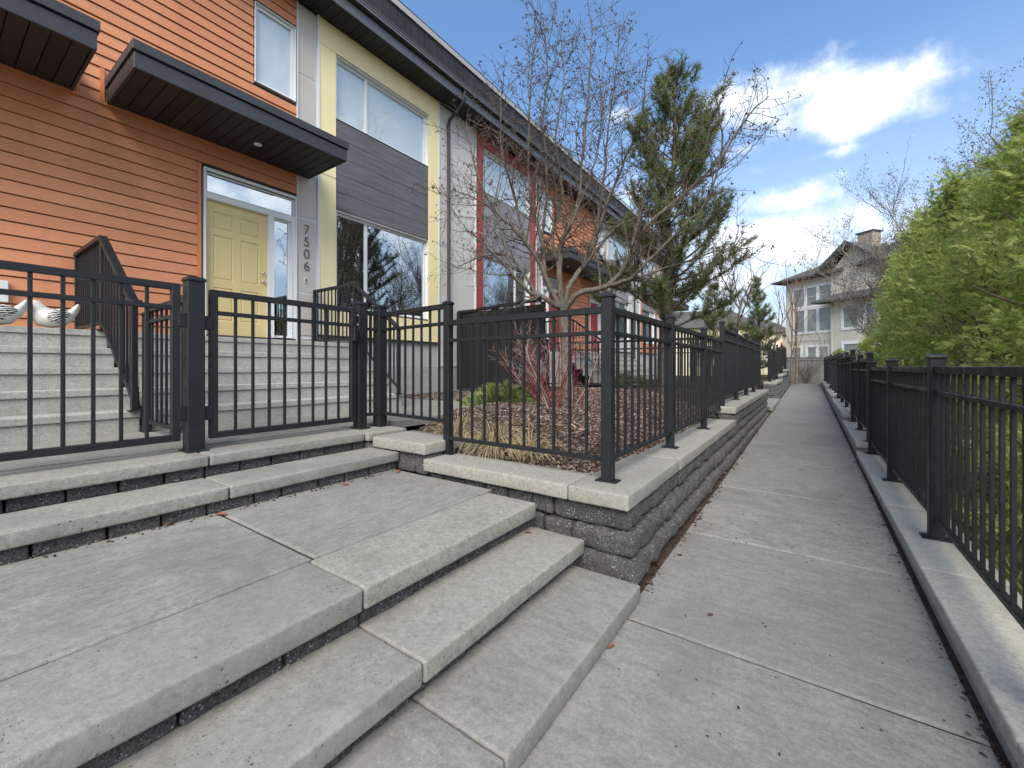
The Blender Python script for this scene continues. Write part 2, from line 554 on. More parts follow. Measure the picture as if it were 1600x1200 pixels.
m = M('bare_soil', rough=0.95, spec=0.1)
m.color(m.ramp(m.noise(30, 6, 0.7), [(0.3, (0.03, 0.022, 0.017, 1)), (0.7, (0.12, 0.09, 0.07, 1))]))
m.bump(m.noise(60, 5, 0.7), 1.0, 0.02)
MAT['soil'] = m.m
m = M('lawn', rough=0.95, spec=0.1)
m.color(m.mix(m.rng(m.noise(3, 6, 0.7), 0.35, 0.65), (0.06, 0.085, 0.025), (0.15, 0.13, 0.06)))
m.bump(m.noise(60, 5, 0.7), 0.8, 0.03)
MAT['lawn'] = m.m
m = M('gravel', rough=0.95, spec=0.1)
m.color(m.ramp(m.vor(60, 'Color'), [(0.1, g(0.03)), (0.9, g(0.22))]))
m.bump(m.vor(60), 1.0, 0.02)
MAT['gravel'] = m.m
MAT['joint'] = M('joint_dirt', 0.95, spec=0.1).color((0.028, 0.026, 0.022)).m
m = M('weathered_wood', rough=0.9, spec=0.15)
k = m.noise(1.0, 6, 0.7, vec=m.pos((40, 40, 2)))
c = m.ramp(k, [(0.3, g(0.13, .04)), (0.7, g(0.32, .03))])
c = m.mix(m.math('MULTIPLY', m.rnd(), 0.4), c, g(0.16, 0.05))
m.color(c)
MAT['wood'] = m.m
m = M('black_board', rough=0.6, spec=0.3)
m.color(m.mix(m.rnd(), (0.012, 0.012, 0.013), (0.024, 0.024, 0.027)))
MAT['blackboard'] = m.m
m = M('shingle', rough=0.9, spec=0.15)
m.color(m.ramp(m.noise(8, 5, 0.75), [(0.3, g(0.05)), (0.7, g(0.13))]))
m.bump(m.noise(30, 4, 0.7), 0.6, 0.02)
MAT['shingle'] = m.m
m = M('white_ceramic', rough=0.35, spec=0.5)
m.color(m.mix(m.noise(12, 4, 0.6), (0.42, 0.41, 0.39), (0.62, 0.61, 0.585)))
MAT['ceramic'] = m.m
m = M('striped_ceramic', rough=0.4, spec=0.5)
w = m.n('ShaderNodeTexWave')
w.bands_direction = 'Z'
w.inputs['Scale'].default_value = 16
w.inputs['Distortion'].default_value = 6
w.inputs['Detail'].default_value = 3
w.inputs['Detail Scale'].default_value = 2.0
m.l(m.pos((1, 1, 1)), w.inputs['Vector'])
m.color(m.ramp(w.outputs[0], [(0.62, (0.02, 0.02, 0.022, 1)), (0.78, (0.7, 0.69, 0.67, 1))]))
MAT['stripes'] = m.m

# ------------------------------------------------------------------ building blocks
WL = {}


def empty(name, loc, label=None, cat=None, group=None, rotz=0.0, kind=None):
    o = bpy.data.objects.new(name, None)
    o.empty_display_size = 0.1
    COL.objects.link(o)
    o.location = loc
    o.rotation_euler = (0, 0, rotz)
    tag(o, label, cat, group, kind)
    WL[o.name] = Vector(loc)
    return o


def tag(o, label=None, cat=None, group=None, kind=None):
    if label:
        o['label'] = label
    if cat:
        o['category'] = cat
    if group:
        o['group'] = group
    if kind:
        o['kind'] = kind
    return o


def put(name, mesh, parent=None, loc=(0, 0, 0), rot=(0, 0, 0), scale=None, local=False):
    """link a mesh; loc is in world metres unless local"""
    o = bpy.data.objects.new(name, mesh)
    COL.objects.link(o)
    loc = Vector(loc)
    w = loc.copy()
    if parent is not None:
        o.parent = parent
        if not local:
            loc = loc - WL[parent.name]
    WL[o.name] = w
    o.location = loc
    o.rotation_euler = rot
    if scale:
        o.scale = scale
    return o


CACHE = {}


def mesh_from(name, verts, faces, mat, smooth=False):
    me = bpy.data.meshes.new(name)
    me.from_pydata([tuple(v) for v in verts], [], faces)
    me.materials.append(mat)
    if smooth:
        me.polygons.foreach_set('use_smooth', [True] * len(me.polygons))
    me.update()
    return me


def np_mesh(name, V, Q, mat, smooth=False):
    """V (n,3) floats, Q (m,k) ints with k = 3 or 4"""
    V = np.asarray(V, np.float32)
    Q = np.asarray(Q, np.int32)
    me = bpy.data.meshes.new(name)
    k = Q.shape[1]
    me.vertices.add(len(V))
    me.vertices.foreach_set('co', V.ravel())
    me.loops.add(Q.size)
    me.loops.foreach_set('vertex_index', Q.ravel())
    me.polygons.add(len(Q))
    me.polygons.foreach_set('loop_start', np.arange(len(Q), dtype=np.int32) * k)
    me.polygons.foreach_set('loop_total', np.full(len(Q), k, np.int32))
    if smooth:
        me.polygons.foreach_set('use_smooth', np.ones(len(Q), bool))
    me.materials.append(mat)
    me.update(calc_edges=True)
    return me


def box(dx, dy, dz, mat, bevel=0.0, seg=1, centre=(0, 0, 0)):
    """box mesh with its base at z=0, centred in x and y; shared between alike pieces"""
    key = ('box', round(dx, 4), round(dy, 4), round(dz, 4), mat.name, bevel, seg, centre)
    if key in CACHE:
        return CACHE[key]
    bm = bmesh.new()
    bmesh.ops.create_cube(bm, size=1)
    for v in bm.verts:
        v.co = Vector((v.co.x * dx, v.co.y * dy, (v.co.z + 0.5) * dz)) + Vector(centre)
    if bevel:
        bmesh.ops.bevel(bm, geom=bm.edges[:], offset=bevel, segments=seg, affect='EDGES')
    me = bpy.data.meshes.new('box')
    bm.to_mesh(me)
    bm.free()
    me.materials.append(mat)
    CACHE[key] = me
    return me


def boxes(name, lst, mat, bevel=0.0):
    """several boxes (x0,x1,y0,y1,z0,z1) joined into one mesh (one part)"""
    bm = bmesh.new()
    for (x0, x1, y0, y1, z0, z1) in lst:
        r = bmesh.ops.create_cube(bm, size=1)
        for v in r['verts']:
            v.co = Vector(((x0 + x1) / 2 + v.co.x * (x1 - x0), (y0 + y1) / 2 + v.co.y * (y1 - y0), (z0 + z1) / 2 + v.co.z * (z1 - z0)))
    if bevel:
        bmesh.ops.bevel(bm, geom=bm.edges[:], offset=bevel, segments=1, affect='EDGES')
    me = bpy.data.meshes.new(name)
    bm.to_mesh(me)
    bm.free()
    me.materials.append(mat)
    return me


def bput(name, parent, x0, x1, y0, y1, z0, z1, mat, bevel=0.0, seg=1):
    """one box part between world bounds"""
    x0, x1 = min(x0, x1), max(x0, x1)
    y0, y1 = min(y0, y1), max(y0, y1)
    return put(name, box(x1 - x0, y1 - y0, z1 - z0, mat, bevel, seg), parent, ((x0 + x1) / 2, (y0 + y1) / 2, z0))


def rough_box(dx, dy, dz, r, amp, step, seed, mat, key=None, nscale=9.0, smooth=True):
    """box with rounded edges and an uneven surface; base at z=0"""
    k = ('rough', round(dx, 3), round(dy, 3), round(dz, 3), r, amp, step, seed, mat.name)
    if k in CACHE:
        return CACHE[k]
    h = np.array([dx / 2, dy / 2, dz / 2])
    bm = bmesh.new()
    cnt = [max(2, min(26, int(round(2 * a / step)))) for a in h]

    def lin(a, n):
        # extra rows near the edges keep the rounding tight
        e = min(r, a * 0.45)
        return [-a, -a + e * .5, -a + e] + [(-a + e) + (2 * (a - e)) * i / n for i in range(1, n)] + [a - e, a - e * .5, a]
    ax = [lin(h[i], cnt[i]) for i in range(3)]
    for (i, j, kx) in ((0, 1, 2), (1, 2, 0), (2, 0, 1)):
        for sgn in (-1, 1):
            A, B = ax[i], ax[j]
            grid = []
            for a in A:
                row = []
                for b in B:
                    c = [0, 0, 0]
                    c[i], c[j], c[kx] = a, b, sgn * h[kx]
                    row.append(bm.verts.new(c))
                grid.append(row)
            for p in range(len(A) - 1):
                for q in range(len(B) - 1):
                    f = (grid[p][q], grid[p + 1][q], grid[p + 1][q + 1], grid[p][q + 1])
                    bm.faces.new(f if sgn > 0 else f[::-1])
    bmesh.ops.remove_doubles(bm, verts=bm.verts, dist=1e-5)
    off = Vector((seed * 7.31, seed * 3.77, seed * 1.93))
    for v in bm.verts:
        p = np.array(v.co)
        q = np.clip(p, -(h - r), h - r)
        d = p - q
        n = np.linalg.norm(d)
        if n > 1e-9:
            p = q + d / n * r
        pv = Vector(p)
        nn = Vector(d / n) if n > 1e-9 else Vector((0, 0, 0))
        k1 = mnoise.noise(pv * nscale + off) + 0.5 * mnoise.noise(pv * nscale * 2.7 + off)
        v.co = pv + nn * (k1 * amp) + Vector((0, 0, h[2]))
    me = bpy.data.meshes.new('rough')
    bm.to_mesh(me)
    bm.free()
    me.materials.append(mat)
    if smooth:
        me.polygons.foreach_set('use_smooth', [True] * len(me.polygons))
    CACHE[k] = me
    return me


def rput(name, parent, x0, x1, y0, y1, z0, z1, mat, r=0.012, amp=0.002, step=0.12, seed=0, nscale=9.0, rot=0.0):
    dx, dy, dz = x1 - x0, y1 - y0, z1 - z0
    return put(name, rough_box(dx, dy, dz, r, amp, step, seed, mat, nscale=nscale), parent, ((x0 + x1) / 2, (y0 + y1) / 2, z0), (0, 0, rot))


def frames(P):
    T = np.gradient(P, axis=0)
    T /= np.linalg.norm(T, axis=1)[:, None] + 1e-9
    ref = np.array([0.31, 0.17, 0.93])
    if abs(T[0] @ ref) > 0.9:
        ref = np.array([0.9, 0.3, 0.1])
    A = np.cross(T, ref)
    A /= np.linalg.norm(A, axis=1)[:, None] + 1e-9
    return A, np.cross(T, A)


class Tubes:
    """collects tapered tubes; one mesh"""
    def __init__(s):
        s.V, s.F, s.n = [], [], 0

    def add(s, P, Rr, sides=6):
        P = np.asarray(P, float)
        Rr = np.asarray(Rr, float)
        A, B = frames(P)
        th = np.arange(sides) * 2 * np.pi / sides
        ring = P[:, None, :] + Rr[:, None, None] * (np.cos(th)[None, :, None] * A[:, None, :] + np.sin(th)[None, :, None] * B[:, None, :])
        m_ = len(P)
        i = np.arange(m_ - 1)[:, None] * sides
        j = np.arange(sides)[None, :]
        j2 = (j + 1) % sides
        q = np.stack([i + j, i + j2, i + sides + j2, i + sides + j], -1).reshape(-1, 4) + s.n
        s.V.append(ring.reshape(-1, 3))
        s.F.append(q)
        s.n += m_ * sides

    def mesh(s, name, mat):
        return np_mesh(name, np.concatenate(s.V), np.concatenate(s.F), mat, True)


def scatter(name, proto_v, proto_q, pos, X, Y, Z, scale, mat, smooth=False):
    """many copies of one small shape as one mesh: rows of pos with frames X,Y,Z"""
    pv = np.asarray(proto_v, float)
    pq = np.asarray(proto_q, int)
    n = len(pos)
    sc = np.asarray(scale)
    sc = sc[:, None, None] if sc.ndim == 1 else sc[:, None, :]
    q = pv[None] * sc
    V = pos[:, None, :] + q[..., 0:1] * X[:, None, :] + q[..., 1:2] * Y[:, None, :] + q[..., 2:3] * Z[:, None, :]
    F = (pq[None] + (np.arange(n) * len(pv))[:, None, None]).reshape(-1, pq.shape[1])
    return np_mesh(name, V.reshape(-1, 3), F, mat, smooth)


def unit(v):
    return v / (np.linalg.norm(v, axis=-1, keepdims=True) + 1e-9)


def basis_from(Zv, spin):
    """orthonormal frames with Z along Zv, rotated by spin about it"""
    Zv = unit(Zv)
    ref = np.where(np.abs(Zv[:, 2:3]) > 0.95, np.array([[1., 0, 0]]), np.array([[0, 0, 1.]]))
    X = unit(np.cross(ref, Zv))
    Y = np.cross(Zv, X)
    c, s_ = np.cos(spin)[:, None], np.sin(spin)[:, None]
    return X * c + Y * s_, -X * s_ + Y * c, Zv


def at(px, py, depth):
    d = vdir(px, py)
    return Vector((0, 0, EYE)) + d * depth


def walkz(y):
    return 0.0 if y < 3 else 0.015 * (y - 3) if y < 29 else 0.39


def smooth01(a, b, x):
    t = min(1, max(0, (x - a) / (b - a)))
    return t * t * (3 - 2 * t)


def bedz(x, y):
    """height of the mulch bed left of the walk"""
    if x < -3.73:
        return 0.70 + 0.01 * mnoise.noise(Vector((x * 2.2, y * 2.2, 0)))
    d = min(-1.2 - x, y - 2.75)
    z = 0.47 + 0.30 * smooth01(0, 1.5, d)
    z += 0.12 * math.exp(-((x + 3.6) ** 2 + (y - 7.0) ** 2) / 0.8)
    z += 0.16 * smooth01(6.0, 7.5, y) * smooth01(0.4, 0, abs(d) if d < 0.4 else 0.4)
    z += 0.10 * smooth01(6.5, 9, y)
    z += 0.02 * mnoise.noise(Vector((x * 2.2, y * 2.2, 0)))
    return z


# ------------------------------------------------------------------ setting: ground and pavings
def ground():
    xs = [-300, -120, -60, -40, -30, -20, -12, -8.6, -3, -.9, .5, .9, 2, 4, 8, 14, 24, 40, 80, 150, 300]
    ys = [-200, -60, -20, -8, -3, 0, 3, 6, 9, 12, 16, 20, 24, 29, 34, 40, 60, 90, 150, 300, 600]
    V, F = [], []
    for y in ys:
        for x in xs:
            z = walkz(y) - 0.10
            if x >= .9:
                z += 0.10
            V.append((x, y, z))
    n = len(xs)
    for j in range(len(ys) - 1):
        for i in range(n - 1):
            F.append((j * n + i, j * n + i + 1, (j + 1) * n + i + 1, (j + 1) * n + i))
    tag(put('ground', mesh_from('ground', V, F, MAT['lawn'])), kind='structure')


ground()

walk = empty('walkway', (0, 0, 0), kind='structure')
ends = [-2.2, -0.75, 0.72, 2.14, 3.53, 5.01, 6.6, 8.1, 9.6, 11.1, 12.6, 14.1, 15.6, 17.1, 18.6, 20.1, 21.6, 23.1, 24.6, 26.1, 27.6, 29.0]


def slab_strip(parent, x0, x1, y0, y1, z0, z1, t, mat, seed, gap=0.016, name='paving_slab'):
    """one walk slab with tooled edges, tilted to its two end heights"""
    me = bpy.data.meshes.new('slab')
    bm = bmesh.new()
    L0 = y1 - y0 - gap
    nx, ny = 6, 6
    r = 0.012
    xs = [x0, x0 + .004, x0 + r] + [x0 + r + (x1 - x0 - 2 * r) * i / nx for i in range(1, nx)] + [x1 - r, x1 - .004, x1]
    yy = [y0 + gap / 2 + v for v in [0, .004, r] + [r + (L0 - 2 * r) * i / ny for i in range(1, ny)] + [L0 - r, L0 - .004, L0]]
    grid = []
    for j, y in enumerate(yy):
        row = []
        for i, x in enumerate(xs):
            e = min(i, len(xs) - 1 - i, j, len(yy) - 1 - j)
            z = z0 + (z1 - z0) * (y - y0) / (y1 - y0)
            z -= (0.009, 0.003, 0)[min(e, 2)]
            z += 0.0025 * mnoise.noise(Vector((x * 1.7, y * 1.7, seed)))
            row.append(bm.verts.new((x, y, z)))
        grid.append(row)
    for j in range(len(yy) - 1):
        for i in range(len(xs) - 1):
            bm.faces.new((grid[j][i], grid[j][i + 1], grid[j + 1][i + 1], grid[j + 1][i]))
    edge = [e for e in bm.edges if e.is_boundary]
    ex = bmesh.ops.extrude_edge_only(bm, edges=edge)
    for v in ex['geom']:
        if isinstance(v, bmesh.types.BMVert):
            v.co.z -= t
    bmesh.ops.recalc_face_normals(bm, faces=bm.faces)
    bm.to_mesh(me)
    bm.free()
    me.materials.append(mat)
    return put(name, me, parent)


for i in range(len(ends) - 1):
    y0, y1 = ends[i], ends[i + 1]
    slab_strip(walk, -0.795, 0.515, y0, y1, walkz(y0), walkz(y1), 0.1, MAT['walk'], i)
    bput('joint_filler', walk, -0.77, 0.495, y1 - .007, y1 + .007, walkz(y1) - 0.1, walkz(y1) - 0.011, MAT['joint'])
ys_ = [-2.3, 0, 3, 10, 20, 29]
tag(put('soil_strip', mesh_from('soil_strip', [(x, y, walkz(y) - .018) for y in ys_ for x in (-.9, .62)], [(2 * k, 2 * k + 1, 2 * k + 3, 2 * k + 2) for k in range(5)], MAT['soil'])), kind='structure')

landing = empty('landing_pavement', (-2.3, 0, 0), kind='structure')
for i, (y0, y1) in enumerate(((-3.2, -1.75), (-1.75, -0.35), (-0.35, 1.07), (1.07, 2.42))):
    slab_strip(landing, -2.945, -1.876, y0, y1, 0.42, 0.42, 0.1, MAT['pad'], 30 + i)
    if i < 3:
        bput('joint_filler', landing, -2.94, -1.88, y1 - .007, y1 + .007, .33, .408, MAT['joint'])
terrace = empty('terrace_pavement', (-5, 0, 0), kind='structure')
for i, (x0, x1, y0, y1) in enumerate(((-5.6, -3.80, -3.2, -1.5), (-5.6, -3.80, -1.5, 0.2), (-5.6, -3.80, 0.2, 1.6), (-5.6, -3.80, 1.6, 3.05), (-5.6, -3.74, 3.05, 4.35), (-7.3, -5.6, 4.35, 5.4), (-5.6, -3.72, 4.35, 5.4))):
    slab_strip(terrace, x0, x1, y0, y1, 0.715, 0.715, 0.08, MAT['pad'], 50 + i)

# ------------------------------------------------------------------ retaining walls and slab steps
def course(parent, p0, p1, out_n, z0, z1, L0, depth, seed, amp=0.010, r=0.022, jitter=0.006, first=None):
    """a row of split-faced blocks from p0 to p1 whose faces look along out_n"""
    p0, p1, n = Vector((*p0, 0)), Vector((*p1, 0)), Vector((*out_n, 0))
    t = (p1 - p0)
    T = t.length
    t.normalize()
    rr = random.Random(seed)
    ang = math.atan2(t.y, t.x)
    s = 0.0
    k = 0
    while s < T - 0.03:
        ln = L0 * rr.choice((0.8, 1.0, 1.0, 1.2)) if first is None or k else first
        ln = min(ln, T - s)
        if T - s - ln < 0.07:
            ln = T - s
        lq = max(0.05, round(ln / 0.02) * 0.02)
        me = rough_box(lq, depth, z1 - z0 - 0.004, r, amp, 0.045, rr.randrange(4), MAT['block'], nscale=14)
        c = p0 + t * (s + ln / 2) - n * (depth / 2 + rr.uniform(-jitter, jitter))
        o = put('block', me, parent, (c.x, c.y, z0), (0, 0, ang), scale=((ln - 0.010) / lq, 1, 1))
        s += ln
        k += 1


def slab_row(parent, name, x0, x1, cuts, z0, z1, mat, seed, amp=0.0022):
    for i in range(len(cuts) - 1):
        rput(name, parent, x0, x1, cuts[i] + 0.004, cuts[i + 1] - 0.004, z0, z1, mat, r=0.012, amp=amp, step=0.1, seed=seed + i, nscale=11)


st = empty('slab_steps', (-1.2, 1.0, 0), 'three broad grey concrete slab steps rising from the walkway to the landing', 'steps')
slab_row(st, 'step_slab', -1.24, -0.76, [-3.2, -1.75, -0.35, 1.05, 2.32], 0.008, 0.10, MAT['walk'], 1)
slab_row(st, 'step_slab', -1.56, -1.12, [-3.2, -1.75, -0.35, 1.05, 2.37], 0.165, 0.25, MAT['slab'], 5)
slab_row(st, 'step_slab', -1.86, -1.45, [-3.2, -1.75, -0.35, 1.04, 2.34], 0.325, 0.42, MAT['slab'], 9)
course(st, (-1.175, -3.2), (-1.175, 2.40), (1, 0), 0.095, 0.165, 0.25, 0.15, 21, amp=0.006, r=0.012)
course(st, (-1.50, -3.2), (-1.50, 2.40), (1, 0), 0.245, 0.325, 0.25, 0.15, 22, amp=0.006, r=0.012)

us = empty('slab_steps', (-3.1, 1.0, 0.42), 'two concrete slab steps on dark split blocks under the black gates', 'steps')
slab_row(us, 'step_slab', -3.32, -2.92, [-3.2, -1.7, -0.3, 1.13, 2.45], 0.485, 0.565, MAT['slab'], 13)
slab_row(us, 'step_slab', -3.78, -3.34, [-3.2, -1.7, -0.25, 1.17, 2.40], 0.625, 0.70, MAT['slab'], 17)
rput('step_slab', us, -3.78, -3.30, 2.41, 2.86, 0.62, 0.695, MAT['slab'], seed=4)
course(us, (-2.955, -3.2), (-2.955, 2.46), (1, 0), 0.405, 0.487, 0.22, 0.2, 23, amp=0.006, r=0.012)
course(us, (-3.385, -3.2), (-3.385, 2.42), (1, 0), 0.545, 0.627, 0.22, 0.2, 24, amp=0.006, r=0.012)


def corner_block(parent, cx, cy, lx, ly, z0, z1, seed):
    put('block', rough_box(lx, ly, z1 - z0 - 0.004, 0.035, 0.012, 0.045, seed, MAT['block'], nscale=12), parent, (cx, cy, z0))


corner_block(us, -3.44, 2.64, .24, .42, .42, .617, 2)
corner_block(us, -3.33, 2.50, .14, .12, .42, .60, 3)
pw = empty('retaining_wall', (-0.9, 5.0, 0), 'dark split block retaining wall with pale concrete caps beside the walkway', 'wall')
CT = [(0.02, 0.165), (0.165, 0.31), (0.31, 0.455)]
XS = [-0.815, -0.845, -0.875]                       # faces of the three courses, stepped back upwards
YS = [2.40, 2.43, 2.46]
for i, (a, b) in enumerate(CT):
    lx = (0.44, 0.40, 0.52)[i]
    ly = (0.30, 0.42, 0.26)[i]
    corner_block(pw, XS[i] - lx / 2, YS[i] + ly / 2, lx, ly, a, b, 40 + i)
    course(pw, (XS[i], YS[i] + ly + 0.004), (XS[i], 12.7), (1, 0), a, b, 0.23, 0.22, 60 + i, amp=0.014, r=0.045, jitter=0.010)
    course(pw, (XS[i] - lx - 0.004, YS[i]), (-2.58 if i else -1.2, YS[i]), (0, -1), a, b, 0.21, 0.22, 70 + i, amp=0.012, r=0.036, jitter=0.006)
course(pw, (-0.865, 6.74), (-0.865, 12.72), (1, 0), 0.455, 0.635, 0.24, 0.2, 66, amp=0.014, r=0.045, jitter=0.010)
course(pw, (-0.9, 6.74), (-1.25, 6.74), (0, -1), 0.56, 0.635, 0.24, 0.2, 67, amp=0.01, r=0.02)
for i, (x0, x1) in enumerate(((-2.575, -1.262), (-1.255, -0.86))):
    rput('cap_stone', pw, x0, x1, 2.40, 2.76 if i == 0 else 3.60, 0.455, 0.55, MAT['cap'], seed=80 + i, amp=0.003)
for i, (a, b) in enumerate(((3.61, 5.20), (5.21, 6.93))):
    rput('cap_stone', pw, -1.21, -0.86, a, b, 0.455, 0.55, MAT['cap'], seed=84 + i, amp=0.003)
for i, (a, b) in enumerate(((6.72, 8.2), (8.21, 9.7), (9.71, 11.2), (11.21, 12.75))):
    rput('cap_stone', pw, -1.21, -0.85, a, b, 0.637, 0.73, MAT['cap'], seed=90 + i, amp=0.003)

pd = empty('wall_pillar', (-2.9, 2.6, 0.42), 'short block pillar with a single square concrete cap beside the upper steps', 'pillar')
rput('cap_stone', pd, -3.26, -2.575, 2.42, 2.90, 0.575, 0.67, MAT['cap'], seed=99, amp=0.005, r=0.014)
course(pd, (-2.585, 2.465), (-3.3, 2.465), (0, -1), 0.40, 0.575, 0.20, 0.2, 31, amp=0.008, r=0.02)
course(pd, (-2.60, 2.47), (-2.60, 2.9), (1, 0), 0.45, 0.575, 0.20, 0.2, 32, amp=0.008, r=0.02)

# second planter beyond the next opening, stepped up along the walk
pw2 = empty('retaining_wall', (-0.9, 20, 0.2), 'far block retaining wall whose concrete caps climb in three steps', 'wall')
for i, (a, b, z) in enumerate(((16.3, 20.2, 0.82), (20.2, 24.2, 1.02), (24.2, 28.2, 1.2))):
    rput('cap_stone', pw2, -1.25, -0.86, a, b, z - 0.09, z, MAT['cap'], seed=110 + i, amp=0.003, step=0.4)
    zz = walkz(a) + 0.01
    k = 0
    while zz < z - 0.1:
        z1 = min(zz + 0.15, z - 0.092)
        course(pw2, (-0.82 - 0.025 * k, a), (-0.82 - 0.025 * k, b), (1, 0), zz, z1, 0.3, 0.22, 120 + i * 5 + k, amp=0.012, r=0.026)
        course(pw2, (-0.86, a + 0.01), (-1.25, a + 0.01), (0, -1), zz, z1, 0.24, 0.2, 140 + i * 5 + k, amp=0.01, r=0.02)
        zz = z1
        k += 1
fs = empty('slab_steps', (-1.2, 14.5, 0.15), 'distant slab steps in the opening between the two planters', 'steps')
for k, (x1, zt) in enumerate(((-0.76, 0.29), (-1.12, 0.44), (-1.45, 0.60), (-2.9, 0.74))):
    rput('step_slab', fs, x1 - (2.2 if k == 3 else 0.45), x1, 12.78, 16.25, zt - 0.085 if k else zt - .12, zt, MAT['slab'], seed=150 + k, step=0.5)
    if k:
        course(fs, (x1 - 0.05, 12.8), (x1 - 0.05, 16.25), (1, 0), zt - 0.16, zt - 0.085, 0.26, 0.2, 160 + k, amp=0.006, r=0.012)

kr = empty('kerb_wall', (0.7, 6, 0), 'low concrete kerb stones carrying the fence on the other side of the walkway', 'kerb')
RC = [(-2.2, 7.62, 0.125), (7.62, 10.5, 0.255), (10.5, 15.4, 0.40), (15.4, 20.6, 0.47), (20.6, 28.6, 0.56)]
for i, (a, b, z) in enumerate(RC):
    n = max(1, round((b - a) / 1.33))
    for k in range(n):
        y0, y1 = a + (b - a) * k / n, a + (b - a) * (k + 1) / n
        rput('kerb_stone', kr, 0.535, 0.90, y0 + 0.003, y1 - 0.003, z - 0.085, z, MAT['kerb'], seed=(i * 3 + k) % 7, amp=0.002, step=0.12 if i == 0 else 0.4)
    bput('kerb_base', kr, 0.548, 0.88, a + 0.05, b, -0.08, z - 0.087, MAT['found'])

# ------------------------------------------------------------------ metal fences
def rot_xy(ang):
    return (0, 0, ang)


def post(parent, x, y, z0, z1, w, ang=0.0, plate=True):
    p = put('post', box(w, w, z1 - z0 - 0.03, MAT['metal'], 0.004), parent, (x, y, z0), rot_xy(ang))
    cap = ('cap', w)
    if cap not in CACHE:
        bm = bmesh.new()
        for (ww, za, zb) in ((w + 0.014, 0.0, 0.018),):
            r_ = bmesh.ops.create_cube(bm, size=1)
            for v in r_['verts']:
                v.co = Vector((v.co.x * ww, v.co.y * ww, za + (v.co.z + .5) * (zb - za)))
        top = [f for f in bm.faces if f.normal.z > .9]
        e = bmesh.ops.inset_region(bm, faces=top, thickness=0.02)
        for f in top:
            for v in f.verts:
                v.co.z += 0.014
        bmesh.ops.bevel(bm, geom=[q for q in bm.edges], offset=0.003, segments=1, affect='EDGES')
        me = bpy.data.meshes.new('post_cap')
        bm.to_mesh(me)
        bm.free()
        me.materials.append(MAT['metal'])
        CACHE[cap] = me
    c = put('post_cap', CACHE[cap], p, (0, 0, z1 - z0 - 0.03), local=True)
    if plate:
        put('base_plate', box(w + 0.075, w + 0.03, 0.01, MAT['metal'], 0.003), p, (0, 0, 0), local=True)
    return p


def span(parent, a, b, zt, z2, zb, w=0.042, pk=0.0185, pitch=0.131, stuff=False, inset=0.0):
    """rails and pickets between two points (x,y)"""
    a, b = Vector((*a, 0)), Vector((*b, 0))
    d = b - a
    Ln = d.length
    d.normalize()
    ang = math.atan2(d.y, d.x)
    a = a + d * inset
    Ln -= 2 * inset
    mid = a + d * (Ln / 2)
    put('top_rail', box(Ln, w, 0.045, MAT['metal'], 0.003), parent, (mid.x, mid.y, zt - 0.045), rot_xy(ang))
    put('middle_rail', box(Ln, w * .85, 0.028, MAT['metal'], 0.003), parent, (mid.x, mid.y, z2 - 0.028), rot_xy(ang))
    put('bottom_rail', box(Ln, w * .85, 0.030, MAT['metal'], 0.003), parent, (mid.x, mid.y, zb), rot_xy(ang))
    n = max(1, round(Ln / pitch))
    h = zt - 0.045 - zb - 0.03
    if stuff:
        lst = []
        V = []
        for k in range(1, n):
            s = -Ln / 2 + Ln * k / n
            lst.append((s - pk / 2, s + pk / 2, -pk / 2, pk / 2, 0, h))
        o = put('picket', boxes('pickets', lst, MAT['metal']), parent, (mid.x, mid.y, zb + 0.03), rot_xy(ang))
        o['kind'] = 'stuff'
    else:
        me = box(pk, pk, h, MAT['metal'], 0.002)
        for k in range(1, n):
            q = a + d * (Ln * k / n)
            put('picket', me, parent, (q.x, q.y, zb + 0.03), rot_xy(ang))


def run(label, pts, z0, ztop=1.24, w=0.065, group='black metal picket fences', stuff=False, plates=True, skip_first=False, skip_last=False):
    """a straight fence of several bays standing on one level; pts are post positions"""
    c = Vector((pts[0][0] + pts[-1][0], pts[0][1] + pts[-1][1])) / 2
    f = empty('picket_fence', (c.x, c.y, z0), label, 'fence', group)
    for i, p in enumerate(pts):
        if (i == 0 and skip_first) or (i == len(pts) - 1 and skip_last):
            continue
        post(f, p[0], p[1], z0, z0 + ztop, w, plate=plates)
    for a, b in zip(pts[:-1], pts[1:]):
        span(f, a, b, z0 + ztop - 0.085, z0 + ztop - 0.245, z0 + 0.13, stuff=stuff, inset=w / 2)
    return f


# gates with their posts on the upper slab
gp = empty('gate_post', (-3.62, 1.17, 0.70), 'thick black gate post standing between the two gates', 'post', 'black gate posts')
post(gp, -3.62, 1.17, 0.70, 1.945, 0.105)
gp2 = empty('gate_post', (-3.64, 2.56, 0.70), 'black gate post at the latch side of the gate with the lever', 'post', 'black gate posts')
post(gp2, -3.64, 2.56, 0.70, 1.945, 0.095)
put('bolt', box(0.014, 0.012, 0.014, MAT['flash'], 0.003), gp2, (-3.60, 2.506, 1.80))
put('bolt', box(0.014, 0.012, 0.014, MAT['flash'], 0.003), gp2, (-3.60, 2.506, 1.71))


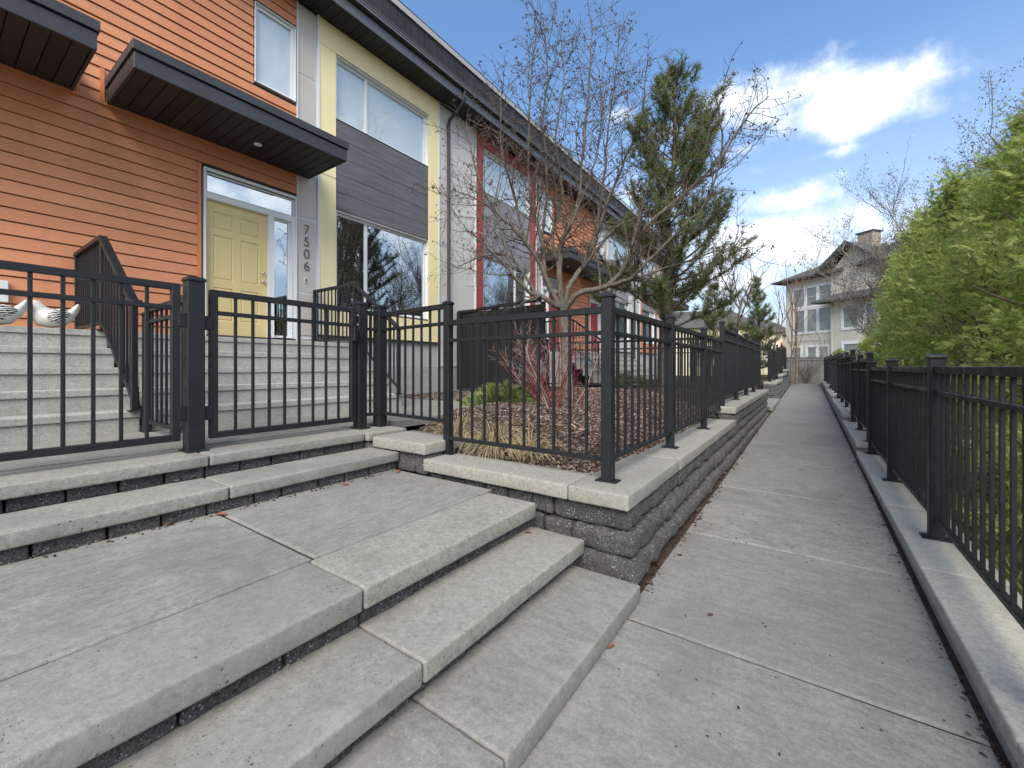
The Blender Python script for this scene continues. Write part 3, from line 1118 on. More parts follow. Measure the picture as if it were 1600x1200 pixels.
def gate(label, y0, y1, z0, z1, hinge):
    gt = empty('metal_gate', (-3.62, (y0 + y1) / 2, z0), label, 'gate', 'black metal gates')
    s = 0.05
    bput('stile', gt, -3.645, -3.595, y0, y0 + s, z0, z1, MAT['metal'], 0.004)
    bput('stile', gt, -3.645, -3.595, y1 - s, y1, z0, z1, MAT['metal'], 0.004)
    bput('top_rail', gt, -3.643, -3.597, y0 + s, y1 - s, z1 - 0.045, z1, MAT['metal'], 0.003)
    bput('bottom_rail', gt, -3.643, -3.597, y0 + s, y1 - s, z0, z0 + 0.045, MAT['metal'], 0.003)
    bput('middle_rail', gt, -3.64, -3.60, y0 + s, y1 - s, z1 - 0.185, z1 - 0.155, MAT['metal'], 0.003)
    n = max(2, round((y1 - y0 - 2 * s) / 0.131))
    me = box(0.0195, 0.0195, z1 - z0 - 0.09, MAT['metal'], 0.002)
    for k in range(1, n):
        put('picket', me, gt, (-3.62, y0 + s + (y1 - y0 - 2 * s) * k / n, z0 + 0.045))
    for zz in (z0 + 0.14, z1 - 0.30):
        bput('hinge', gt, -3.65, -3.59, hinge[0], hinge[1], zz, zz + 0.10, MAT['metal'], 0.004)
    return gt


g1 = gate('nearer black metal gate in front of the stairs with the two white birds', -0.05, 1.085, 0.785, 1.885, (1.07, 1.125))
g2 = gate('black metal gate with lever in front of the yellow door stairs', 1.265, 2.485, 0.775, 1.875, (1.215, 1.28))
put('latch', box(0.05, 0.045, 0.13, MAT['metal'], 0.006), g2, (-3.58, 2.46, 1.55))
f0 = empty('picket_fence', (-3.63, 2.7, 0.70), 'narrow black fence piece with one picket between two gate posts', 'fence', 'black metal picket fences')
post(f0, -3.63, 2.79, 0.695, 1.94, 0.10)
span(f0, (-3.64, 2.60), (-3.63, 2.745), 1.87, 1.70, 0.81, pitch=0.075)
f1 = empty('picket_fence', (-3.1, 2.77, 0.6), 'short black fence from the gate to the planter corner above the dry grass', 'fence', 'black metal picket fences')
span(f1, (-3.58, 2.79), (-2.575, 2.70), 1.86, 1.70, 0.815)
post(f1, -2.57, 2.69, 0.55, 1.875, 0.065)
f2 = empty('picket_fence', (-1.8, 2.68, 0.55), 'black fence across the planter end between the thin post and the corner post', 'fence', 'black metal picket fences')
span(f2, (-2.54, 2.675), (-1.115, 2.655), 1.705, 1.545, 0.675)
post(f2, -1.085, 2.645, 0.55, 1.79, 0.072)
f3 = run('black fence on the lower caps from the corner post along the walkway', [(-1.085, 2.645), (-1.06, 4.08), (-1.05, 5.56), (-1.05, 6.86)], 0.55, skip_first=True, skip_last=True)
f4 = empty('picket_fence', (-1.05, 9.8, 0.73), 'black fence on the raised caps further along the planter', 'fence', 'black metal picket fences')
F4 = [(-1.05, 6.90), (-1.05, 8.35), (-1.05, 9.8), (-1.05, 11.2), (-1.05, 12.6)]
for i, p in enumerate(F4):
    post(f4, p[0], p[1], 0.55 if i == 0 else 0.73, 1.985, 0.065)
for a, b in zip(F4[:-1], F4[1:]):
    span(f4, a, b, 1.90, 1.735, 0.855, inset=0.033)
run('far black fence across the opening between the two planters', [(-3.6, 12.6), (-2.4, 12.62), (-1.1, 12.62)], 0.72, 1.25, stuff=True, skip_last=True)
run('distant black fence facing the walkway on the second planter', [(-3.4, 16.5), (-2.2, 16.5), (-1.1, 16.5)], 0.80, 1.2, stuff=True)
for (a, b, z, lb) in ((16.55, 20.2, .82, 'distant black fence on the lowest cap of the second planter'), (20.25, 24.2, 1.02, 'distant black fence on the middle cap of the second planter'), (24.25, 28.1, 1.2, 'distant black fence on the highest cap of the second planter')):
    n = 2
    run(lb, [(-1.06, a + (b - a) * k / n) for k in range(n + 1)], z, 1.2, stuff=True)
RF = [('near fence on the kerb stones in front of the tallest cedars', [(0.715, 0.25), (0.715, 2.15), (0.715, 4.05), (0.705, 5.84), (0.70, 7.50)], 0.125, 1.265, 0.08),
      ('fence on the second kerb level in front of the cedars', [(0.70, 7.75), (0.70, 9.1), (0.70, 10.42)], 0.255, 1.26, 0.07),
      ('fence on the third kerb level beside the cedars', [(0.70, 10.6), (0.70, 12.2), (0.70, 13.8), (0.70, 15.35)], 0.40, 1.25, 0.07),
      ('fence on the fourth kerb level beyond the cedars', [(0.70, 15.5), (0.70, 17.2), (0.70, 18.9), (0.70, 20.5)], 0.47, 1.25, 0.07),
      ('last fence by the small cedar near the wooden fence', [(0.70, 20.7), (0.70, 23.3), (0.70, 25.9), (0.70, 28.5)], 0.56, 1.25, 0.07)]
for i, (lb, pts, z, h, w) in enumerate(RF):
    run('black metal ' + lb, pts, z, h, w, stuff=(i >= 3))

# ------------------------------------------------------------------ townhouses
XF = -7.32
V0, VW = 0.0, 6.72


def cuts(a, b, holes):
    """interval a..b minus holes"""
    res = [(a, b)]
    for (h0, h1) in holes:
        nr = []
        for (p, q) in res:
            if h1 <= p or h0 >= q:
                nr.append((p, q))
            else:
                if h0 > p + 0.01:
                    nr.append((p, h0))
                if h1 < q - 0.01:
                    nr.append((h1, q))
        res = nr
    return res


def board_mesh(ln, exp, mat):
    key = ('board', round(ln, 3), round(exp, 4), mat.name)
    if key in CACHE:
        return CACHE[key]
    # lap board: thick lower edge, thin upper edge; faces +x, length along y
    pr = [(-0.010, 0.011), (0.018, 0.011), (0.020, 0.014), (0.002, exp), (-0.010, exp)]
    V = [(x, s * ln / 2, z) for s in (-1, 1) for (x, z) in pr]
    n = len(pr)
    F = [tuple(range(n))[::-1], tuple(range(n, 2 * n))]
    F += [(i, (i + 1) % n, n + (i + 1) % n, n + i) for i in range(n)]
    me = mesh_from('board', V, F, mat)
    bm = bmesh.new()
    bm.from_mesh(me)
    bmesh.ops.recalc_face_normals(bm, faces=bm.faces)
    bm.to_mesh(me)
    bm.free()
    CACHE[key] = me
    return me


def door_mesh(w, h, mat):
    bm = bmesh.new()
    ys = [0, 0.13 * w, 0.44 * w, 0.56 * w, 0.87 * w, w]
    zs = [0, 0.11 * h, 0.36 * h, 0.42 * h, 0.75 * h, 0.80 * h, 0.925 * h, h]
    grid = [[bm.verts.new((0, y - w / 2, z)) for y in ys] for z in zs]
    pan = []
    for j in range(len(zs) - 1):
        for i in range(len(ys) - 1):
            f = bm.faces.new((grid[j][i], grid[j][i + 1], grid[j + 1][i + 1], grid[j + 1][i]))
            if i in (1, 3) and j in (1, 3, 5):
                pan.append(f)
    bmesh.ops.recalc_face_normals(bm, faces=bm.faces)
    if pan[0].normal.x < 0:
        bmesh.ops.reverse_faces(bm, faces=bm.faces)
    bmesh.ops.inset_individual(bm, faces=pan, thickness=0.016, depth=-0.014)
    bmesh.ops.inset_individual(bm, faces=pan, thickness=0.006, depth=0.0)
    bmesh.ops.inset_individual(bm, faces=pan, thickness=0.022, depth=0.010)
    e = [q for q in bm.edges if q.is_boundary]
    ex = bmesh.ops.extrude_edge_only(bm, edges=e)
    for v in ex['geom']:
        if isinstance(v, bmesh.types.BMVert):
            v.co.x -= 0.04
    me = bpy.data.meshes.new('door')
    bm.to_mesh(me)
    bm.free()
    me.materials.append(mat)
    return me


class Unit:
    def __init__(s, base, sgn, label, dz, bay, frame_mat, tile, tile_mat, door_mat, detail, name_group='attached townhouses'):
        s.b, s.s, s.dz = base, sgn, dz
        yc = base + sgn * VW / 2
        s.T = empty('townhouse', (XF, yc, 0.4), label, 'townhouse', name_group)
        s.bay, s.fm, s.tile, s.tm, s.dm, s.detail = bay, frame_mat, tile, tile_mat, door_mat, detail
        s.build()

    def y(s, v):
        return s.b + s.s * v

    def bx(s, name, v0, v1, z0, z1, x0, x1, mat, parent=None, bevel=0.0):
        return bput(name, parent or s.T, x0, x1, s.y(v0), s.y(v1), z0, z1, mat, bevel)

    def window(s, v0, v1, z0, z1, splits=(), fill='shade', glass_='glass', rec=0.07, fw=0.05):
        """white frame set back in the wall with panes and what hangs behind them"""
        xa, xb = XF - rec - 0.04, XF - rec + 0.01
        vs = [v0] + list(splits) + [v1]
        lst = []
        y = s.y

        def add(a, b, c, d, x0=xa, x1=xb):
            lst.append((x0, x1, min(y(a), y(b)), max(y(a), y(b)), c, d))
        add(v0, v1, z1 - fw, z1)
        add(v0, v1, z0, z0 + fw)
        add(v0, v0 + fw, z0 + fw, z1 - fw)
        add(v1 - fw, v1, z0 + fw, z1 - fw)
        for c in splits:
            add(c - fw * .6, c + fw * .6, z0 + fw, z1 - fw)
        # deep jambs out to the cladding
        add(v0 - 0.012, v0, z0 - 0.012, z1 + 0.012, xa, XF + 0.02)
        add(v1, v1 + 0.012, z0 - 0.012, z1 + 0.012, xa, XF + 0.02)
        add(v0, v1, z1, z1 + 0.012, xa, XF + 0.02)
        add(v0, v1, z0 - 0.012, z0, xa, XF + 0.022)
        w = put('window', boxes('window', lst, MAT['white'], 0.002), s.T, (0, 0, 0))
        for a, b in zip(vs[:-1], vs[1:]):
            p, q = y(a + fw * .6), y(b - fw * .6)
            bput('pane', w, XF - rec - 0.022, XF - rec - 0.014, min(p, q), max(p, q), z0 + fw, z1 - fw, MAT[glass_])
            if fill == 'shade':
                bput('roller_shade', w, XF - rec - 0.042, XF - rec - 0.036, min(p, q), max(p, q), z0 + fw, z1 - fw, MAT['shade'])
            elif fill == 'blinds':
                sl = []
                zz = z0 + fw + 0.02
                while zz < z1 - fw:
                    sl.append((XF - rec - 0.105, XF - rec - 0.075, min(p, q) + .01, max(p, q) - .01, zz, zz + 0.012))
                    zz += 0.05
                o = put('blind', boxes('blind', sl, MAT['shade']), w)
        return w

    def build(s):
        T, y, dz = s.T, s.y, s.dz
        # body behind the cladding
        s.bx('wall', 0.0, VW, 0.3, 8.4, -16.0, XF - 0.2, MAT['shadowpaint'])  # solid mass; its near-black colour imitates unlit rooms behind the glass
        DF, DT = 1.79 + dz, 4.27 + dz
        TOP = 7.70
        # lap boards on the door side
        e = 0.154
        z = 1.70 + dz
        rr = random.Random(int(abs(s.b) * 10) + int(s.s))
        holes = [(1.17, 2.61, DF - .05, DT + 0.03), (1.89, 2.61, 5.90, 7.24)]
        n = 0
        while z < TOP - 0.02:
            hs = [(a, b) for (a, b, c, d) in holes if z + e * .6 > c and z + e * .4 < d]
            for (p, q) in cuts(0.0, 2.59, hs):
                seg = [(p, q)]
                if q - p > 1.6:
                    m_ = p + (q - p) * rr.uniform(0.25, 0.75)
                    if rr.random() < 0.45:
                        seg = [(p, m_ - 0.001), (m_ + 0.001, q)]
                for (a, b) in seg:
                    put('siding_board', board_mesh(b - a, min(e, TOP - z), MAT['orange'] if s.detail != 'pale' else MAT['greypanel']), T, (XF - 0.014, y((a + b) / 2), z))
            z += e
        s.bx('sheathing', 0.0, 1.17, 1.5, TOP, XF - 0.2, XF - 0.024, MAT['shadowpaint'])  # these four are near-black to paint the shadow line under each board
        s.bx('sheathing', 1.17, 2.6, DT + 0.03, 5.88, XF - 0.2, XF - 0.024, MAT['shadowpaint'])
        s.bx('sheathing', 1.17, 1.88, 5.88, TOP, XF - 0.2, XF - 0.024, MAT['shadowpaint'])
        s.bx('sheathing', 1.88, 2.6, 7.25, TOP, XF - 0.2, XF - 0.024, MAT['shadowpaint'])
        s.bx('corner_trim', 1.125, 1.17, DF - 0.08, DT + 0.03, XF - 0.02, XF + 0.024, MAT['orangetrim'])
        s.bx('corner_trim', 2.592, 2.612, DT + .03, TOP, XF - 0.02, XF + 0.02, MAT['white'])
        # door, its lights and frame
        lst = []

        def add(a, b, c, d, x0, x1):
            lst.append((x0, x1, min(y(a), y(b)), max(y(a), y(b)), c, d))
        add(1.20, 1.232, DF - 0.03, DT, XF - 0.12, XF + 0.028)
        add(2.562, 2.592, DF - 0.03, DT, XF - 0.12, XF + 0.028)
        add(1.232, 2.562, DT - 0.05, DT, XF - 0.12, XF + 0.028)
        add(1.232, 2.562, DF + 2.03, DF + 2.115, XF - 0.12, XF + 0.022)
        add(2.12, 2.20, DF - 0.03, DF + 2.03, XF - 0.12, XF + 0.012)
        add(2.50, 2.562, DF - 0.03, DF + 2.03, XF - 0.12, XF + 0.012)
        put('door_frame', boxes('door_frame', lst, MAT['white'], 0.003), T)
        d = put('door', door_mesh(0.885, 2.03, s.dm), T, (XF - 0.055, y(1.676), DF))
        for zz, rr_ in ((0.92, 0.028), (1.06, 0.026)):
            key = ('knob', rr_)
            if key not in CACHE:
                bm = bmesh.new()
                bmesh.ops.create_uvsphere(bm, u_segments=12, v_segments=8, radius=rr_)
                for v in bm.verts:
                    v.co.x = v.co.x * 0.8 + 0.035
                r2 = bmesh.ops.create_cone(bm, segments=12, radius1=rr_ * .45, radius2=rr_ * .45, depth=0.05, cap_ends=True)
                bmesh.ops.rotate(bm, verts=r2['verts'], matrix=Matrix.Rotation(rad(90), 3, 'Y'))
                me = bpy.data.meshes.new('knob')
                bm.to_mesh(me)
                bm.free()
                me.materials.append(MAT['steel'])
                me.polygons.foreach_set('use_smooth', [True] * len(me.polygons))
                CACHE[key] = me
            put('door_knob', CACHE[key], d, (0, s.s * 0.375, zz), local=True)
        s.bx('threshold', 1.23, 2.55, DF - 0.05, DF, XF - 0.1, XF + 0.05, MAT['fascia'])
        s.window(1.235, 2.56, DF + 2.12, DT - 0.05, rec=0.03, fw=0.025, fill=None)
        s.window(2.205, 2.497, DF + 0.02, DF + 2.02, rec=0.05, fw=0.03, fill=None)
        s.window(1.92, 2.56, 5.93, 7.2, fill='shade', glass_='glass2', rec=0.04)
        # grey panels by the door with their joint strips
        zs = [1.86 + dz, 2.62 + dz, 3.94 + dz, 6.47 + dz, TOP]
        for a, b in zip(zs[:-1], zs[1:]):
            s.bx('wall_panel', 2.614, 2.93, a + 0.012, b - 0.012, XF - 0.02, XF, MAT['greypanel'], bevel=0.002)
        for z in zs[1:-1]:
            s.bx('joint_strip', 2.614, 2.93, z - 0.012, z + 0.012, XF - 0.02, XF - 0.008, MAT['white'])
        # bay: frame boards, two windows, tile field
        if s.bay is MAT['red']:
            s.bx('corner_trim', 2.935, 2.958, 1.9 + dz, TOP, XF - 0.02, XF + 0.05, MAT['maroon'])
        s.bx('corner_trim', 2.96, 3.0, 1.9 + dz, TOP, XF - 0.02, XF + 0.045, MAT['white'])
        zs = [1.9 + dz, 2.40 + dz]
        bx_ = XF + 0.03
        for (a, b) in ((3.002, 3.325), (5.705, 6.02)):
            for (c, d_) in ((1.90 + dz, 4.835 + dz), (4.86 + dz, 7.22 + dz)):
                s.bx('wall_panel', a, b, c, d_, XF - 0.02, bx_, s.bay, bevel=0.002)
            s.bx('joint_strip', a, b, 4.835 + dz, 4.86 + dz, XF - 0.02, bx_ - 0.01, MAT['white'])
        s.bx('wall_panel', 3.002, 6.02, 7.225 + dz, TOP, XF - 0.02, bx_, s.bay, bevel=0.002)
        s.bx('wall_panel', 3.33, 5.70, 1.90 + dz, 2.385 + dz, XF - 0.02, bx_, s.bay, bevel=0.002)
        s.bx('drip_edge', 3.0, 6.04, 1.875 + dz, 1.898 + dz, XF - 0.02, bx_ + 0.02, MAT['fascia'])
        s.bx('corner_trim', 6.022, 6.05, 1.9 + dz, TOP, XF - 0.02, bx_ + 0.01, MAT['white'])
        s.window(3.35, 5.68, 6.02 + dz, 7.19 + dz, splits=(4.05,), fill='shade', glass_='glass2')
        s.window(3.35, 5.68, 2.43 + dz, 4.26 + dz, splits=(4.05,), fill='blinds')
        s.bx('sheathing', 3.33, 5.70, 4.27 + dz, 6.0 + dz, XF - 0.2, XF - 0.02, MAT['fascia'])
        cols = [3.332, 3.95, 4.66, 5.32, 5.698]
        rows = [4.29 + dz, 4.63 + dz, 4.97 + dz, 5.31 + dz, 5.65 + dz, 5.99 + dz]
        for j in range(5):
            for i in range(4):
                s.bx('tile', cols[i] + 0.003, cols[i + 1] - 0.003, rows[j] + 0.003, rows[j + 1] - 0.003, XF - 0.02, XF + 0.012, s.tm, bevel=0.0015)
        # outer grey panels up to the party wall
        zs = [1.32, 1.9 + dz, 4.25 + dz, 6.5 + dz, TOP]
        vv = [6.055, 6.36, 6.715]
        for a, b in zip(zs[:-1], zs[1:]):
            for c, d_ in zip(vv[:-1], vv[1:]):
                s.bx('wall_panel', c + .004, d_ - .004, a + 0.006, b - 0.006, XF - 0.02, XF, MAT['palepanel'], bevel=0.002)
        s.bx('sheathing', 6.05, 6.72, 1.3, TOP, XF - 0.2, XF - 0.021, MAT['white'])
        s.bx('sheathing', 2.6, 3.0, 1.8, TOP, XF - 0.2, XF - 0.021, MAT['white'])
        # foundation
        s.bx('parging', 2.6, 6.05, 1.30, 1.872 + dz, XF - 0.2, XF - 0.03, MAT['parge'])
        s.bx('foundation', 0.0, 6.72, 0.3, 1.298, XF - 0.25, XF - 0.02, MAT['found'])
        s.canopy()
        s.roof()

    def canopy(s):
        y, dz = s.y, s.dz
        a, b = 0.15, 2.80
        zb, zt = 4.66 + dz, 4.955 + dz
        xo = -6.15
        if s.detail == 'pale':
            return
        lst = []

        def add(v0, v1, z0, z1, x0, x1):
            lst.append((x0, x1, min(y(v0), y(v1)), max(y(v0), y(v1)), z0, z1))
        add(a, b, zb - 0.01, zb + 0.17, xo - 0.03, xo)                    # lower fascia
        add(a - 0.02, b + 0.02, zb + 0.185, zt, xo - 0.06, xo + 0.025)      # drip flashing above it
        add(a, a + 0.03, zb - 0.01, zb + 0.17, XF + 0.02, xo - 0.032)
        add(b - 0.03, b, zb - 0.01, zb + 0.17, XF + 0.02, xo - 0.032)
        add(a - 0.02, a + 0.05, zb + 0.185, zt, XF + 0.02, xo - 0.062)
        add(b - 0.05, b + 0.02, zb + 0.185, zt, XF + 0.02, xo - 0.062)
        add(a + 0.052, b - 0.052, zb + 0.1, zt - 0.03, XF + 0.02, xo - 0.064)
        c = put('canopy', boxes('canopy', lst, MAT['fascia'], 0.003), s.T)
        n = 18
        for k in range(n):
            p, q = a + 0.034 + (b - a - 0.068) * k / n, a + 0.034 + (b - a - 0.068) * (k + 1) / n
            bput('soffit_board', c, XF + 0.022, xo - 0.034, y(p + 0.004 * 1), y(q - 0.004), zb, zb + 0.012, MAT['soffit'], 0.003)
        if ('pot',) not in CACHE:
            bm = bmesh.new()
            bmesh.ops.create_cone(bm, segments=20, radius1=0.055, radius2=0.05, depth=0.012, cap_ends=True)
            me = bpy.data.meshes.new('downlight')
            bm.to_mesh(me)
            bm.free()
            me.materials.append(MAT['lens'])
            CACHE[('pot',)] = me
        put('downlight', CACHE[('pot',)], c, (-6.78, y(1.72), zb - 0.005))
        s.bx('ledger_trim', a - 0.06, b - 0.2, zb - 0.03, zb - 0.002, XF - 0.01, XF + 0.022, MAT['orangetrim'])
        s.bx('ledger_trim', a - 0.06, a - 0.022, zb - 0.002, zb + 0.42, XF - 0.01, XF + 0.024, MAT['orangetrim'])

    def roof(s):
        y = s.y
        xe = -6.79
        v0, v1 = 0.002, VW - 0.002
        lst = []

        def add(z0, z1, x0, x1):
            lst.append((x0, x1, min(y(v0), y(v1)), max(y(v0), y(v1)), z0, z1))
        add(7.74, 8.0, XF + 0.03, xe - 0.031)
        add(7.70, 7.90, xe - 0.03, xe)
        add(7.98, 8.72, -8.2, -6.95)
        add(8.72, 8.9, -16.0, -6.93)
        r = put('roof', boxes('roof', lst, MAT['fascia'], 0.003), s.T)
        # gutter: open trough with two lips
        gl = []
        for (z0, z1, x0, x1) in ((7.93, 7.945, xe - 0.02, xe + 0.10), (7.945, 8.05, xe + 0.088, xe + 0.10), (7.985, 8.0, xe + 0.10, xe + 0.108), (8.04, 8.055, xe + 0.10, xe + 0.112), (7.945, 8.05, xe - 0.02, xe - 0.01)):
            gl.append((x0, x1, min(y(v0), y(v1)), max(y(v0), y(v1)), z0, z1))
        put('gutter', boxes('gutter', gl, MAT['gutter']), r)
        bput('fascia', r, xe, xe + 0.012, y(v0), y(v1), 7.695, 7.89, MAT['gutter'])
        bput('roof_flashing', r, -7.05, -6.90, y(v0), y(v1), 8.71, 8.83, MAT['flash'])
        n = 36
        for k in range(n):
            p, q = v0 + (v1 - v0) * k / n, v0 + (v1 - v0) * (k + 1) / n
            bput('soffit_board', r, XF - 0.02, xe - 0.034, y(p + .003), y(q - .003), 7.705, 7.735, MAT['soffit'], 0.004)
            bput('cladding_strip', r, -6.952, -6.935, y(p + .004), y(q - .004), 8.03, 8.705, MAT['soffit'])


U = [Unit(1.28, -1, 'orange sided townhouse at the picture edge behind the white birds', 0.0, MAT['yellow'], None, None, MAT['tile'], MAT['door'], 'full'),
     Unit(1.28, 1, 'orange and yellow townhouse with a yellow door and number 7506', 0.0, MAT['yellow'], None, None, MAT['tile'], MAT['door'], 'full'),
     Unit(14.72, -1, 'townhouse with a red framed window bay behind the bare crab apple', 0.12, MAT['red'], None, None, MAT['tile2'], MAT['reddoor'], 'full'),
     Unit(14.72, 1, 'orange townhouse with a pale grey bay beyond the red bay', 0.15, MAT['palepanel'], None, None, MAT['tile2'], MAT['reddoor'], 'full'),
     Unit(28.16, -1, 'last townhouse of the row behind the pine', 0.2, MAT['orangetrim'], None, None, MAT['tile2'], MAT['door'], 'full')]
T1 = U[1].T
# house number on the grey panel
for i, ch in enumerate('7506'):
    cu = bpy.data.curves.new('numeral', 'FONT')
    cu.body = ch
    cu.size = 0.245
    cu.extrude = 0.006
    cu.offset = -0.005
    cu.align_x = 'CENTER'
    cu.materials.append(MAT['numeral'])
    tmp = bpy.data.objects.new('numeral', cu)
    COL.objects.link(tmp)
    bpy.context.view_layer.update()
    me = bpy.data.meshes.new_from_object(tmp.evaluated_get(bpy.context.evaluated_depsgraph_get()))
    bpy.data.objects.remove(tmp)
    put('numeral', me, T1, (XF + 0.016, 4.045, 3.665 - 0.215 * i), (rad(90), 0, rad(90)))
bput('doorbell', T1, XF, XF + 0.02, 4.01, 4.045, 2.79, 2.90, MAT['white'], 0.004)
bput('doorbell', T1, XF + 0.02, XF + 0.026, 4.018, 4.038, 2.81, 2.88, MAT['fascia'], 0.002)
# downspouts
def downspout(parent, yy, z0):
    o = empty('tmp', (0, 0, 0)) if False else None
    tb = Tubes()
    tb.add([(-6.74, yy, 7.95), (-6.76, yy, 7.72), (-6.95, yy, 7.55), (XF + 0.08, yy, 7.38), (XF + 0.06, yy, 7.2), (XF + 0.06, yy, z0 + 0.1), (XF + 0.1, yy, z0)], [0.042] * 7, 8)
    put('downspout', tb.mesh('downspout', MAT['fascia']), parent)


downspout(T1, 7.62, 0.85)
downspout(U[3].T, 21.2, 0.9)
# camera-like floodlights by the canopies
for un in (U[1], U[2]):
    yy = un.y(2.72)
    c = put('wall_light', box(0.10, 0.07, 0.10, MAT['fascia'], 0.01), un.T, (XF + 0.07, yy, 5.22))
    tb = Tubes()
    tb.add([(XF + 0.1, yy, 5.27), (XF + 0.34, yy, 5.18), (XF + 0.62, yy, 5.02)], [0.014, 0.02, 0.014], 6)
    put('light_arm', tb.mesh('arm', MAT['fascia']), un.T)

# ------------------------------------------------------------------ concrete porch stairs and railings
def stairs(label, y0, y1, dz=0.0):
    s_ = empty('porch_stairs', (-6.0, (y0 + y1) / 2, 0.5), label, 'stairs', 'concrete porch stairs')
    nose = [-6.12, -5.84, -5.56, -5.28, -5.0]
    zt = [1.69, 1.494, 1.298, 1.102, 0.906]
    for i, (x, z) in enumerate(zip(nose, zt)):
        z += dz
        xb = XF - 0.02 if i == 0 else nose[i - 1] - 0.05
        lst = [(xb, x, y0, y1, z - 0.062, z), (xb, x - 0.018, y0 + 0.004, y1 - 0.004, z - 0.2 - (0.0 if i < 4 else 0.02), z - 0.062)]
        if i == 0:
            lst.append((xb, x - 0.03, y0 + .006, y1 - .006, 0.5, z - 0.2))
        put('porch' if i == 0 else 'step', boxes('step', lst, MAT['stair'], 0.006), s_)
    return s_


stairs('grey concrete porch stairs below the two white birds', -1.9, 1.21)
stairs('grey concrete porch stairs leading to the yellow door', 1.34, 4.27)
stairs('far concrete porch stairs between the red bay and the pale bay', 11.7, 17.6, 0.14)


def railing(label, yr, dz=0.0, pitch=0.105):
    r = empty('stair_railing', (-6.2, yr, 1.69 + dz), label, 'railing', 'black porch railings')
    zb, zt = 1.77 + dz, 2.66 + dz
    za, zc = 0.99 + dz, 1.88 + dz
    xw, xp, xe = XF + 0.05, -6.08, -4.99

    def bar(name, x0, z0, x1, z1, w, t):
        Ln = math.hypot(x1 - x0, z1 - z0)
        a_ = math.atan2(z1 - z0, x1 - x0)
        put(name, box(Ln, w, t, MAT['metal'], 0.004, 1, (0, 0, -t / 2)), r, ((x0 + x1) / 2, yr, (z0 + z1) / 2), (0, -a_, 0))
    bar('top_rail', xw, zt, xp + .02, zt, 0.07, 0.045)
    bar('top_rail', xp, zt, xe, zc, 0.07, 0.045)
    bar('top_rail', xe - .02, zc, xe + 0.1, zc, 0.07, 0.045)
    bar('bottom_rail', xw, zb, xp, zb, 0.035, 0.03)
    bar('bottom_rail', xp, zb, xe, za, 0.035, 0.03)
    for x, z0, z1 in ((xw + 0.01, 1.69 + dz, zt), (xp, 1.69 + dz, zt), (xe, 0.906 + dz, zc)):
        p = put('post', box(0.045, 0.045, z1 - z0, MAT['metal'], 0.003), r, (x, yr, z0))
        put('base_plate', box(0.10, 0.09, 0.01, MAT['metal'], 0.002), p, (0, 0, 0), local=True)
    n = 11
    for k in range(1, n):
        x = xw + (xp - xw) * k / n
        put('baluster', box(0.018, 0.018, zt - zb, MAT['metal']), r, (x, yr, zb))
    n = 10
    for k in range(1, n):
        t = k / n
        x = xp + (xe - xp) * t
        z0 = zb + (za - zb) * t
        put('baluster', box(0.018, 0.018, zt - zb, MAT['metal']), r, (x, yr, z0))
    return r


railing('black railing between the two concrete stairs with its steep end towards the gates', 1.16)
railing('black railing on the yellow door stairs in front of the bay window', 4.17)
railing('far black railing on the stairs beyond the red bay', 12.0, 0.14)
sf = empty('picket_fence', (-4.3, 1.2, 0.72), 'black divider fence running from the stair foot to the middle gate post', 'fence', 'black metal picket fences')
post(sf, -4.93, 1.235, 0.715, 1.80, 0.06)
span(sf, (-4.9, 1.235), (-3.68, 1.195), 1.835, 1.72, 0.80, pitch=0.13, w=0.055)

# white plate on the orange wall
tag(bput('wall_outlet_cover', None, XF + 0.016, XF + 0.05, 0.50, 0.625, 2.02, 2.26, MAT['white'], 0.008), 'white rectangular cover plate on orange siding above the birds', 'outlet cover')


